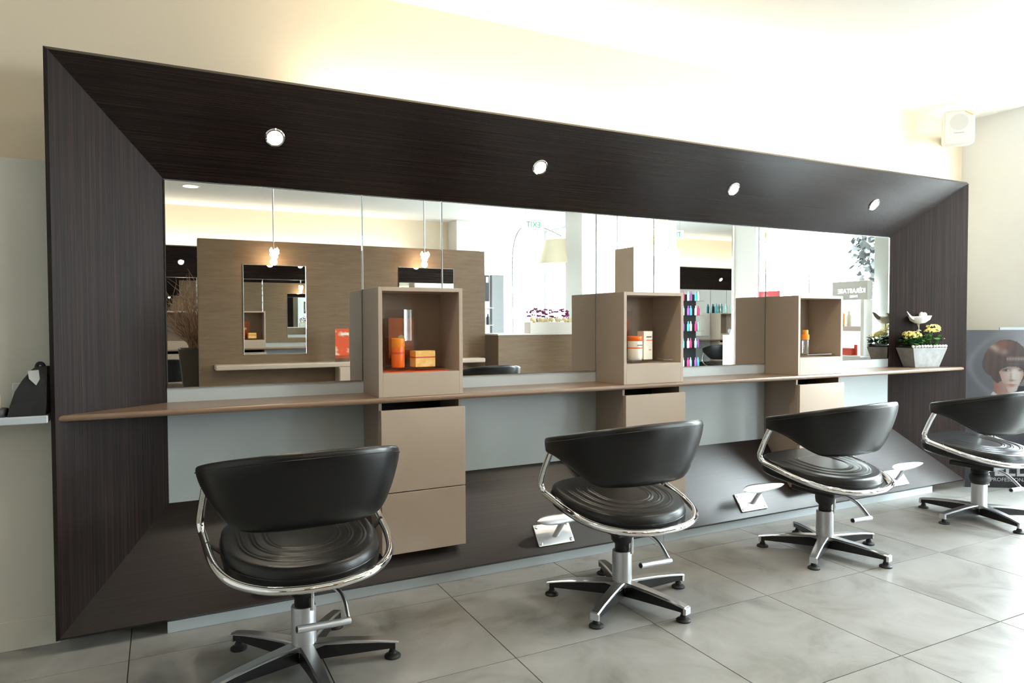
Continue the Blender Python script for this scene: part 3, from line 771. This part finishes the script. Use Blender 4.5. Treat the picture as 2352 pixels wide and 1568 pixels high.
FACE = [(748,940),(790,880),(900,838),(1110,842),(1195,905),(1218,985),(1165,1110),(1110,1205),(1080,1285),(1000,1335),(920,1300),(860,1210),(800,1090)]
NECK = [(655,1110),(648,1290),(720,1380),(960,1400),(985,1330),(900,1290),(800,1080)]
BLOU = [(1120,1200),(1260,1190),(1500,1230),(1500,1480),(940,1480),(1080,1330)]
def mixc(a, b, t): t = max(0,min(1,t)); return [a[i]+(b[i]-a[i])*t for i in range(3)]
def blob(x, y, cx_, cy_, rx, ry): return math.exp(-(((x-cx_)/rx)**2+((y-cy_)/ry)**2))
def paint(X, Y):      # crop coordinates of the print, sRGB
    if Y > 2460: base = [62,58,64]
    else:
        base = mixc([92,94,102],[150,148,154], (X-130)/1100); base = mixc(base,[176,174,178], .5*blob(X,Y,1150,560,420,330))
        base = mixc(base,[70,70,78], max(0,(Y-1500)/900))
    d = abs(math.hypot((X-900)/1.0,(Y-820)/1.05)-640+(60*math.sin(Y/170)))
    if Y < 1500 and X < 1300: base = mixc(base,[150,149,156], .55*math.exp(-(d/60)**2))
    if inpoly(X,Y,BLOU): base = [66,64,72]
    if inpoly(X,Y,NECK): base = mixc([168,118,104],[205,170,158], (X-680)/260)
    if inpoly(X,Y,HAIR):
        base = mixc([74,58,56],[106,82,74], .5+.22*math.sin(X*.045+Y*.004)); base = mixc(base,[140,92,76], blob(X,Y,800,420,170,110))
        base = mixc(base,[214,186,172], .85*blob(X,Y,640+.9*(Y-470),480,95,95) if Y < 640 else 0)
        base = mixc(base,[196,172,162], .6*blob(X,Y,850,560,70,60)); base = mixc(base,[190,174,170], .75*blob(0,Y,0,690,1,38)*(1 if X > 880 else 0)*(.85+.15*math.sin(X*.12)))
        base = mixc(base,[112,102,104], .7*blob(X,Y,1040,790,190,60)); base = mixc(base,[92,78,74], .5*blob(X,Y,1150,480,110,110))
    if inpoly(X,Y,FACE):
        base = mixc([196,160,148],[240,224,216], (X-760)/260); base = mixc(base,[198,166,154], max(0,(X-1120)/100))
        base = mixc(base,[150,120,116], .7*blob(0,Y,0,850,1,30))
        base = mixc(base,[84,70,74], .9*blob(X,Y,880,898,85,26)); base = mixc(base,[235,236,240], .9*blob(X,Y,918,906,20,13)); base = mixc(base,[60,56,66], .9*blob(X,Y,876,906,18,16))
        base = mixc(base,[104,80,84], .85*blob(X,Y,1150,900,48,24)); base = mixc(base,[176,120,112], .8*blob(X,Y,990,1092,62,20)); base = mixc(base,[168,128,120], .5*blob(X,Y,968,1020,22,90))
        base = mixc(base,[246,236,230], .6*blob(X,Y,1038,1010,22,90)); base = mixc(base,[176,104,98], .9*blob(X,Y,978,1174,88,11)); base = mixc(base,[206,140,130], .85*blob(X,Y,985,1200,70,18))
        base = mixc(base,[176,136,124], .7*blob(X,Y,840,1220,60,80))
    if inpoly(X,Y,[(640,1300),(720,1360),(700,1390),(600,1360)]): base = [226,224,228]
    return [((c/255)/12.92 if c/255 <= .04045 else ((c/255+.055)/1.055)**2.4) for c in base]
NX, NZ = 120, 270
vs, fs, cols = [], [], []
for j in range(NZ+1):
    for i in range(NX+1):
        u, v = i/NX, j/NZ; p = PD*PW*u+Vector((0,0,PH*v)); vs.append(p)
        px = 2216+u*PW/.386*136; py = 758+(1-v)*360; cols.append([c_*.38 for c_ in paint((px-2200)*8.25, (py-740)*8.25)])
for j in range(NZ):
    for i in range(NX):
        a = j*(NX+1)+i; fs.append((a,a+1,a+NX+2,a+NX+1))
me = bpy.data.meshes.new('printed_portrait'); me.from_pydata(vs, [], fs); me.materials.append(M['portrait'])
ca = me.color_attributes.new('print', 'FLOAT_COLOR', 'POINT')
ca.data.foreach_set('color', [x for c in cols for x in (*c, 1)])
o = bpy.data.objects.new('printed_portrait', me); C.objects.link(o); o.parent = po
def ppos(px, py): return PD*((px-2216)/136*.386)+Vector((0,0,PH*(1-(py-758)/360)))+PN*.0012
text('lettering', 'WELLA', .135, basis(PD,(0,0,1),PN,ppos(2230,1090)), M['textgrey'], po, .0004, 1.02, bold=.003, space=1.05)
text('lettering', 'PROFESSIONALS', .036, basis(PD,(0,0,1),PN,ppos(2274,1103)), M['textgrey'], po, .0004, 1.05)
m = MB(); q = [PD*.235+PN*-.040, PD*PW+PN*-.040, PD*PW+PN*-.040+Vector((0,0,1.118)), PD*.235+PN*-.040+Vector((0,0,1.118))]
o = m.hexa([p+P0 for p in q], [p+P0-PN*.012 for p in q]).build('display_board', M['greyboard']); tag(o, 'plain grey board standing behind the portrait poster, slightly taller', 'board')

# ------------------------------------------------------------------ little shelf at the left edge
SY0, SY1, SZ = -.285, -.15, .848
o = MB().box(-1.2, SY0, SZ-.026, -.022, SY1, SZ).build('wall_shelf', M['plinthgrey'], bevel=.003); tag(o, 'pale grey wall shelf at the left edge, beside the dark frame', 'shelf')
bg_ = thing('tool_bag','black nylon tool bag with a grey flap on the left shelf, against the frame','bag',(-.075,-.215,SZ+.0005))
def bagsec(z, w0, w1, d): 
    return [(x,y,z) for x, y in ((w0,-d),(w0+.008,-d-.004),(w1,-d-.002),(w1+.004,d),(w0+.004,d))]
MB().loft([bagsec(0,-.062,.045,.048),bagsec(.03,-.058,.048,.05),bagsec(.085,-.042,.05,.046),bagsec(.125,-.020,.05,.038),bagsec(.158,.004,.05,.026),bagsec(.168,.016,.048,.02)]).build('body', M['fabric_black'], bg_, 55)
MB().loft([bagsec(0.0,-.064,.0,.051),bagsec(.04,-.055,.02,.053),bagsec(.052,-.03,.03,.05)]).build('front_pocket', M['fabric_black'], bg_, 55)
MB().add([(-.004,-.045,.155),(.026,-.040,.157),(.030,-.046,.125),(.020,-.050,.105),(.000,-.050,.128),(-.004,-.030,.155),(.026,-.028,.157),(.030,-.034,.125),(.020,-.036,.105),(.000,-.036,.128)],
         [(0,1,2,3,4),(0,5,6,1),(1,6,7,2),(2,7,8,3),(3,8,9,4),(4,9,5,0)]).build('flap', M['fabric_grey'], bg_)
MB().tube(catmull([(.016,-.01,.165),(.022,-.012,.178),(.034,-.012,.178),(.040,-.01,.165)],5), .006, 6).build('handle', M['fabric_black'], bg_, True)
so = thing('wall_socket','white double wall socket with a black plug above the left shelf','socket',(-.118,-.15,.862))
MB().box(-.022,-.010,.035,.05,-.0005,.094).build('upper_plate', M['whitepl'], so, bevel=.003)
MB().box(-.022,-.010,-.010,.05,-.0005,.032).build('lower_plate', M['whitepl'], so, bevel=.003)
MB().box(.004,-.050,.028,.040,-.0105,.066).build('plug', M['blackplastic'], so, bevel=.004)
cp = thing('clipper_charger','white hair clipper upright in a dark round charging base at the left edge','hair clipper',(-.175,-.235,SZ+.0005))
MB().lathe([(.036,0),(.038,.003),(.037,.024),(.034,.028),(.001,.028)], seg=28).build('charging_base', M['darkboard'], cp, True)
secs = [[(-.006+a*math.cos(q), b*math.sin(q), z) for q in [2*PI*k/18 for k in range(18)]] for z, a, b in ((.0285,.022,.016),(.06,.021,.016),(.095,.017,.015),(.104,.014,.012),(.106,.004,.004))]
MB().loft(secs).build('clipper_body', M['whitepl'], cp, True)
MB().box(-.02,-.012,.100,.004,.012,.112).build('blade_head', M['blackplastic'], cp, bevel=.002)
MB().ball((-.006,-.0155,.082), .008, .8,.3,1.3).build('switch', M['blackplastic'], cp, True)
MB().ball((.012,-.0365,.012), .0022).build('led', M['ledwhite'], cp, True)

# ------------------------------------------------------------------ room behind the camera, seen in the mirrors: oak partition
PY = -3.30
pa = thing('oak_partition','greyed oak partition with two mirrors and a shelf, facing the dark frame across the room','partition',(1.955,PY-.06,0))
def px_(a): return a-1.955
MB().box(px_(.62),-.06,0,px_(3.283),.06,1.885).build('oak_panel', M['oak_h'], pa, bevel=.002)
for x in (.9, 3.0): MB().box(px_(x)-.04,-.22,0,px_(x)+.04,-.0605,.02).build('floor_foot', M['alu'], pa, bevel=.002)
PLC = ((0,PY,0), PI)
for x0, x1, z1, L in ((.975,1.507,1.676,'portrait mirror on the oak partition, above the shelf at its left'), (2.373,2.939,1.697,'portrait mirror on the oak partition, near the arched lamp side')):
    o = mirror_sheet(x1-x0, .888, z1, .004).build('partition_mirror', [M['mirror'], M['mirror_edge']], None, loc=(x1, PY+.0008, 0), rot=(0,0,PI)); tag(o, L, 'mirror')
o = MB().box(.735, PY+.0006, .768, 3.21, PY+.17, .812).build('partition_shelf', M['shelfbeige'], bevel=.01); tag(o, 'long beige shelf fixed along the oak partition', 'shelf')
sh = thing('shelf_cabinet','beige cabinet under the long shelf of the oak partition','cabinet',(1.95,PY+.08,0))
MB().box(-.19,-.078,.02,.19,.085,.767).build('body', M['shelfbeige'], sh, bevel=.002)
MB().box(-.185,.0855,.40,.185,.10,.76).build('drawer_front', M['shelfbeige'], sh, bevel=.002)
MB().box(-.185,.0855,.03,.185,.10,.396).build('drawer_front', M['shelfbeige'], sh, bevel=.002)
lf = thing('leaflet_holder','red and cream leaflet in an acrylic holder on the partition shelf','leaflet',(1.80,PY+.12,.8125), PI)
MB().box(-.062,-.003,.03,.062,.0,.30).build('leaflet', mat('leaflet_print',(.72,.10,.03),.5,noise=((6,6,9),(.80,.72,.60),.52,.62,2)), lf)
MB().box(-.064,-.008,0,.064,-.0035,.06).box(-.064,-.0,0,.064,.03,.004).build('holder', M['acrylic'], lf)
MB().box(-.062,-.0036,.24,.010,-.003,.262).build('printed_heading', M['creampl'], lf)
def pendant(x, lamp_z, label):
    r = thing('pendant_lamp', label, 'pendant lamp', (x, PY+.13, CEIL), 0, 'crystal pendant lamps before the oak partition')
    MB().lathe([(.03,-.02),(.03,0),(.002,0)], seg=20).build('ceiling_rose', M['alu'], r, True)
    L = CEIL-lamp_z
    MB().tube([(0,0,-.02),(0,0,-L+.10)], .007, 10).build('rod', M['alu'], r, True)
    MB().tube([(0,0,-L+.10),(.004,0,-L+.04)], .002, 6).build('cable', M['alu'], r, True)
    m = MB(); rn = random.Random(3)
    for k in range(16):
        c = Vector((rn.uniform(-.035,.035), rn.uniform(-.035,.035), -L+rn.uniform(-.032,.032))); s_ = rn.uniform(.014,.022)
        m.add([c+Vector((s_,0,0)),c-Vector((s_,0,0)),c+Vector((0,s_,0)),c-Vector((0,s_,0)),c+Vector((0,0,s_*1.5)),c-Vector((0,0,s_*1.5))],
              [(0,2,4),(2,1,4),(1,3,4),(3,0,4),(2,0,5),(1,2,5),(3,1,5),(0,3,5)])
    m.build('crystal_cluster', M['crystal'], r)
    l = bpy.data.lights.new('pendant_bulb','POINT'); l.energy = 3.5; l.color = (1,.68,.40); l.shadow_soft_size = .03
    o = bpy.data.objects.new('pendant_bulb', l); C.objects.link(o); o.location = (x, PY+.13-.005, lamp_z-.07)
pendant(1.215, 1.765, 'crystal pendant lamp on a rod before the oak partition, above its left mirror')
pendant(2.59, 1.79, 'crystal pendant lamp on a rod before the oak partition, nearer the shop window')
# willow in a tall pot
wp = thing('willow_pot','tall dark brown pot of bare twisted willow beside the oak partition','potted plant',(.665,-4.0,0))
frustum(MB(), .10,.10,.19,.19,0,.93).build('pot', M['potbrown'], wp, bevel=.006)
MB().box(-.17,-.17,.925,.17,.17,.934).build('soil', M['soil'], wp)
wm = MB(); rn = random.Random(11)
for k in range(150):
    a = rn.uniform(0,2*PI); p = Vector((rn.uniform(-.1,.1), rn.uniform(-.1,.1), .93)); d = Vector((.30*math.cos(a), .30*math.sin(a), 1)).normalized(); P = [p]
    for j in range(rn.randint(7,13)):
        d = (d+Vector((rn.uniform(-.42,.42), rn.uniform(-.42,.42), rn.uniform(-.25,.35)))).normalized(); p = p+d*.062; P.append(p)
    wm.tube(P, [.005-.0038*i_/(len(P)-1) for i_ in range(len(P))], 5)
wm.build('twigs', M['willow'], wp, True)

# ------------------------------------------------------------------ rear station
W2, XL2, XR2 = 5.45, .35, 5.10
ST2 = ((4.05, YB+.016, 0), PI)
station(W2, XL2, XR2, ST2, 'dark wenge splayed frame on the rear wall, seen only in the mirrors', [2.7])
worktop(W2, XL2, XR2, ST2, 'brown worktop of the rear station, seen only in the mirrors')
C2 = [.75, 1.98, 3.3]
s2 = [XL2, C2[0], C2[0]+CW, C2[1], C2[1]+CW, C2[2], C2[2]+CW, XR2]
NTH = ['first','second','third','fourth','fifth','sixth','seventh']
for k in range(7): wall_mirror(ST2, s2[k], s2[k+1], f'mirror panel of the rear station, {NTH[k]} counting from the shop door', group='mirror panels of the rear station')
for k, x in enumerate(C2):
    q = ['nearest the shop door', 'in the middle, under the row of bottles', 'behind the willow side chair'][k]
    o = dup(cub0, tr(ST2, x, 0, ZW), PI, f'taupe display box of the rear station, {q}', 'display boxes of the rear station')
    o = dup(du0, tr(ST2, x, 0, 0), PI, f'taupe drawer unit of the rear station, {q}', 'drawer units of the rear station')
for k, x in enumerate((.8, 2.1, 3.48, 4.7)):
    o = dup(dn0, (0,0,0), 0, f'recessed downlight in the rear station header, {NTH[k]} counting from the shop door', 'downlights of the rear station')
    yy = -.139; o.location = tr(ST2, x, yy, ZT+(HT-ZT)*(-yy/D)); e, n = top_quat(PI); o.rotation_euler = e
    spot('downlight_beam_rear', Vector(o.location)+n*.012, n+Vector((0,.2,-.6)), 7, 95, .7, (1,.86,.66), .028)
# bottles standing on the middle box of the rear station
def bottle(x, y, z, r, h, m, label, group, cap=None):
    o = MB().lathe([(r*.92,0),(r,.004),(r,h*.68),(r*.45,h*.80),(r*.42,h),(.0008,h)], seg=14).build('care_bottle', m, None, True, loc=(x,y,z))
    return tag(o, label, 'bottle', group)
bx0 = tr(ST2, C2[1], 0, CZ)
for k, (dx, m_) in enumerate(((.04,'teal'),(.10,'bottle_clear'),(.16,'teal'),(.22,'mint'),(.29,'bottle_clear'),(.35,'mint'))):
    bottle(bx0[0]-dx, bx0[1]+.12+.04*(k%2), CZ+.0005, .022, .17, M[m_], f'{dict(teal="blue",mint="mint",bottle_clear="clear")[m_]} bottle on the rear middle display box, {NTH[k]} from the shop door side', 'bottles on the rear display box')
# product rack with glass shelves
rk = thing('product_rack','slim dark rack with glass shelves of bottles by the rear station','rack',(3.2,-5.75,0))
MB().box(-.2,-.19,0,.2,-.17,1.62).build('back_board', M['darkboard'], rk)
for sx in (-.2,.188): MB().box(sx,-.17,0,sx+.012,.0,.02).build('foot', M['darkboard'], rk)
zs = (.40,.72,1.0,1.26,1.5)
for z in zs: MB().box(-.2,-.169,z,.2,.03,z+.008).build('shelf', M['acrylic'], rk)
CN = dict(cyan='light blue', violet='violet', mint='mint', magenta='magenta', creampl='cream')
pal = ['cyan','violet','mint','magenta','creampl']
for j, z in enumerate(zs):
    for i_ in range(5):
        bottle(3.2-.16+.08*i_, -5.82+.03*(i_%2), z+.0085, .022, .16, M[pal[(i_+j)%5]], f'{CN[pal[(i_+j)%5]]} care bottle on the {NTH[j]} glass shelf from the floor of the dark rack', 'bottles on the product rack')
pe = thing('white_pedestal','slim white pedestal standing before the rear station','pedestal',(2.92,-5.15,0))
MB().box(-.11,-.11,0,.11,.11,.95).build('shaft', M['white'], pe, bevel=.003)
fg = thing('angel_figurine','small white sitting figurine with spread wings on the white pedestal','figurine',(2.92,-5.15,.9505))
MB().lathe([(.05,0),(.055,.02),(.04,.06),(.03,.09),(.012,.10),(.012,.105)], seg=16).build('body', M['white'], fg, True)
MB().ball((0,0,.125), .026, seg=14, rings=8).build('head', M['white'], fg, True)
for sg in (-1,1): MB().ball((sg*.055,-.02,.06), .05, .75,.25,.8).build('wing', M['greyboard'], fg, True)

# ------------------------------------------------------------------ reception side
de = thing('reception_desk','greyed oak reception desk with a pale top edge, seen in the mirrors','desk',(3.735,-3.33,0))
MB().box(-.40,.20,0,.52,.23,1.035).build('front_panel', M['oak_h'], de, bevel=.002)
MB().box(-.40,-.20,0,-.37,.1995,1.035).build('side_panel', M['oak_h'], de, bevel=.002)
MB().box(.49,-.20,0,.52,.1995,1.035).build('side_panel', M['oak_h'], de, bevel=.002)
MB().box(-.41,-.21,1.0355,.53,.24,1.05).build('desk_top', M['white'], de, bevel=.002)
wbx = thing('flower_box','white flower box of purple and cream flowers on the reception desk','planter',(3.97,-3.18,1.0505))
MB().box(-.265,-.07,0,.265,.07,.115).build('box', M['white'], wbx, bevel=.003)
MB().box(-.255,-.06,.1155,.255,.06,.12).build('soil', M['soil'], wbx)
rn = random.Random(5)
for k in range(7):
    fm = MB(); x = -.225+.075*k
    for j in range(5):
        c = Vector((x+rn.uniform(-.03,.03), rn.uniform(-.04,.04), .155+rn.uniform(0,.085)))
        for i_ in range(6):
            a = 2*PI*i_/6+rn.random(); d = Vector((math.cos(a), math.sin(a), rn.uniform(.3,1.2))).normalized(); s_ = d.orthogonal().normalized()*.012; L = rn.uniform(.024,.038)
            fm.add([c, c+d*L*.5+s_, c+d*L, c+d*L*.5-s_], [(0,1,2,3)])
    for j in range(4): fm.tube([(x,0,.12),(x+rn.uniform(-.03,.03),rn.uniform(-.03,.03),.165)], .003, 4)
    fm.build('purple_flower', M['purple'], wbx)
    fc = MB()
    for j in range(3):
        c = (x+rn.uniform(-.025,.025), .052+rn.uniform(0,.02), .132+rn.uniform(-.006,.014))
        for q_, z_ in ((.026,0),(.018,.005),(.009,.008)): fc.ball((c[0],c[1]+z_,c[2]), q_, 1,.45,.85, 9, 5)
    fc.build('cream_flower', M['creampetal'], wbx, True)
la = thing('arc_lamp','arched floor lamp with a pleated cream shade by the shop window','floor lamp',(4.85,-5.75,0))
MB().lathe([(.16,0),(.16,.03),(.03,.04),(.02,.05)], seg=28).build('base', M['alu'], la, True)
arc = catmull([(0,0,.045),(0,.0,1.2),(-.02,.03,2.1),(.03,.12,2.45),(.16,.25,2.53),(.33,.42,2.46),(.48,.55,2.36)], 6)
MB().tube(arc, .011, 10).build('arc_pole', M['alu'], la, True)
MB().tube([(.48,.55,2.56),(.48,.55,2.33)], .006, 8).build('hanger', M['alu'], la, True)
MB().lathe([(.235,2.30),(.33,1.97)], (.48,.55,0), 36).build('shade', M['shade'], la, True)
st_ = MB(); rn = random.Random(8)
for k in range(24):
    a = 2*PI*k/24; st_.tube([(.48+.333*math.cos(a),.55+.333*math.sin(a),1.975),(.48+.334*math.cos(a),.55+.334*math.sin(a),1.97-rn.uniform(.05,.3))], .0012, 4)
st_.build('fringe', M['shade'], la)
ex = thing('exit_sign','lit green and white exit sign hanging from the ceiling','exit sign',(4.56,-4.62,2.40))
MB().box(-.15,-.02,-.06,.15,.02,.06).build('box', M['exitface'], ex, bevel=.003)
MB().tube([(-.1,0,.06),(-.1,0,CEIL-2.40)], .004, 6).build('hanger_rod', M['alu'], ex); MB().tube([(.1,0,.06),(.1,0,CEIL-2.40)], .004, 6).build('hanger_rod', M['alu'], ex)
text('lettering', 'EXIT', .10, basis((-1,0,0),(0,0,1),(0,1,0),(0,.0206,-.036)), M['exitgreen'], ex, .0004, 1, 'CENTER', .002)
ds = thing('product_display','free-standing product display with a charcoal header and grey side post','display stand',(4.42,-5.72,0))
MB().box(-.14,-.02,0,.05,.0,1.83).build('back_board', M['white'], ds)
MB().box(-.14,.001,1.46,.03,.02,1.82).build('header', M['darkboard'], ds)
MB().box(-.02,.0205,1.72,.02,.0215,1.80).build('header_mark', M['textwhite'], ds)
MB().tube(catmull([(-.10,.021,1.75),(-.085,.021,1.68),(-.10,.021,1.60),(-.12,.021,1.52)],6), .004, 6).build('header_curve', M['textwhite'], ds)
MB().box(.065,-.10,0,.25,.04,1.83).build('side_post', M['greyboard'], ds)
for z in (.55,.85,1.12,1.36): MB().box(-.14,.0005,z,.05,.12,z+.01).build('shelf', M['white'], ds)
for j, z in enumerate((.55,.85,1.12)):
    for i_ in range(2): bottle(4.42-.10+.09*i_, -5.72+.06, z+.0105, .022, .15, M[['cyan','greyboard','darkboard'][j]], f'{["blue","grey","charcoal"][j]} bottle on the product display, {["nearer the oak desk","nearer the side post"][i_]}', 'bottles on the product display')
tc = thing('tall_cabinet','tall white retail cabinet with a taupe side, standing before the pier mirror','cabinet',(4.76,-2.55,0))
MB().box(-.29,-.16,0,-.272,.15,1.90).build('side_panel', M['taupe'], tc, bevel=.002)
MB().box(-.2715,-.16,0,.29,.13,1.90).build('carcass', M['white'], tc)
MB().box(-.2715,.1305,.01,.008,.15,1.898).build('door', M['white'], tc, bevel=.002)
MB().box(.012,.1305,.01,.29,.15,1.898).build('door', M['white'], tc, bevel=.002)
# white framed mirror on the pier between the windows
pm = thing('pier_mirror','tall white-framed mirror on the pier between the shop windows','mirror',(XR-.002,-2.7,0))
MB().box(-.03,-.60,.05,-.0005,.36,2.62).build('frame', M['white'], pm, bevel=.003)
o = mirror_sheet(.90, .30, 2.56, .006); o.xf(Matrix.Translation((-.0308,.36,0)) @ Matrix.Rotation(-PI/2,4,'Z'))
o.xf(Matrix.Translation((0,0,0))); o.build('glass', [M['mirror'], M['mirror_edge']], pm)
# brand display by the front window
kd = thing('hair_care_display','pale display stand with a lettered grey header by the shop window','display stand',(5.62,-.90,0))
MB().box(-.02,-.18,0,.10,.20,.86).build('lower_cabinet', M['white'], kd, bevel=.003)
MB().box(-.10,-.18,.861,.10,.20,.875).build('counter', M['white'], kd, bevel=.002)
MB().box(.03,-.18,.8755,.05,.17,1.345).build('back_board', emit('lit_display_back', (1,.98,.95), .9), kd)
MB().box(-.05,-.18,1.08,.0295,.17,1.12).build('shelf', mat('blush_shelf',(.62,.54,.50),.5), kd)
MB().box(-.02,-.14,1.346,.05,.20,1.505).build('header', M['signgrey'], kd, bevel=.002)
MB().box(-.06,.17,.876,.05,.20,1.345).build('side_panel', M['white'], kd)
M['glowletter'] = emit('glow_lettering', (1,1,1), 1.6)  # glow added to make the white letters stand out on the header
text('lettering', 'KÉRASTASE', .052, basis((0,-1,0),(0,0,1),(-1,0,0),(-.0206,.185,1.405)), M['glowletter'], kd, .0005, 1.0, bold=.001)
text('lettering', 'PARIS', .03, basis((0,-1,0),(0,0,1),(-1,0,0),(-.0206,.11,1.365)), M['glowletter'], kd, .0005)
bottle(5.60,-.94,1.1205,.024,.15,M['yellowbox'],'yellow care bottle with orange cap on the display by the window','bottles on the window display')
bottle(5.60,-.87,1.1205,.02,.13,M['creampl'],'small cream care bottle on the display by the window','bottles on the window display')
o = MB().box(5.54,-.90,.8755,5.58,-.80,.935).box(5.575,-.80,.8755,5.585,-.775,.965).build('red_carton', M['redprint'], bevel=.001); tag(o, 'red carton on the counter of the display by the window', 'box')
o = MB().box(5.56,-1.94,0,5.72,-1.66,.80).build('low_plinth', M['white'], bevel=.003); tag(o, 'low white plinth under the window, carrying a pink card', 'plinth')
pk = thing('pink_card','pink promotional card standing on the low white plinth','card',(5.66,-1.8,.8005))
MB().box(-.003,-.13,.36,.003,.13,.66).box(-.003,-.012,0,.003,.012,.36).build('card', mat('pink_print',(.75,.10,.12),.5,noise=((4,4,4),(.80,.30,.34),.5,.6,1)), pk)
MB().box(-.04,-.06,0,.04,.06,.004).build('foot', M['white'], pk)
# ceiling downlights
cd0 = None
for k, (x, y) in enumerate(CEIL_SPOTS):
    L = 'round recessed ceiling downlight, ' + ['behind the oak partition on the left, seen in the mirror', 'above the nearest chair', 'above the second chair', 'above the third chair', 'behind the oak partition on the right'][k]
    if cd0 is None:
        cd0 = thing('ceiling_downlight', L, 'downlight', (x,y,CEIL), 0, 'round downlights in the white ceiling'); o = cd0
        MB().lathe([(.075,-.003),(.095,-.003),(.097,0),(.075,0)], seg=32).build('trim_ring', M['whitepl'], o, True)
        MB().lathe([(.001,-.004),(.075,-.004),(.075,-.0005),(.001,-.0005)], seg=32).build('lens', M['lens'], o, True)
    else: dup(cd0, (x,y,CEIL), 0, L)

# ------------------------------------------------------------------ street outside
o = struct(MB().box(XR+.125, -30, -.2, 40, 20, -.05).box(-6, -30, -.2, XR+.125, YB-.16, -.05).build('ground', M['paving']))
def tree(x, y, h, cr, lm, label, n=1500, seed=1, ls=.16):
    r = thing('street_tree', label, 'tree', (x,y,-.05)); rn = random.Random(seed)
    tk = MB().tube([(0,0,0),(.05,.02,h*.4),(0,0,h*.62)], [.13,.10,.06], 10)
    for k in range(6):
        a = 2*PI*k/6; tk.tube([(0,0,h*.45),(cr*.4*math.cos(a),cr*.4*math.sin(a),h*.62),(cr*.7*math.cos(a),cr*.7*math.sin(a),h*.8)], [.05,.03,.012], 6)
    tk.build('trunk', M['bark'], r, True)
    m = MB()
    for k in range(n):
        u = rn.random()**.4; a = rn.uniform(0,2*PI); ph = math.acos(rn.uniform(-1,1))
        c = Vector((cr*u*math.sin(ph)*math.cos(a), cr*u*math.sin(ph)*math.sin(a), h*.72+h*.34*u*math.cos(ph))); d = Vector((rn.uniform(-1,1),rn.uniform(-1,1),rn.uniform(-1,1))).normalized()
        s_ = d.orthogonal().normalized(); L = ls*rn.uniform(.6,1.2)
        m.add([c, c+d*L*.5+s_*L*.3, c+d*L, c+d*L*.5-s_*L*.3], [(0,1,2,3)])
    o = m.build('crown', lm, r); o['kind'] = 'stuff'
tree(9.2,-2.7,3.3,.75,M['treeleaf'],'dark leafy street tree outside the front window',2600,1,.13)
tree(13,-5.6,6.0,2.2,M['treelight'],'pale yellow-green street tree farther outside the window',900,2,.26)
tree(11.5,-9.5,5.5,1.9,M['treelight'],'pale yellow-green street tree outside beyond the tall cabinet',900,3,.26)
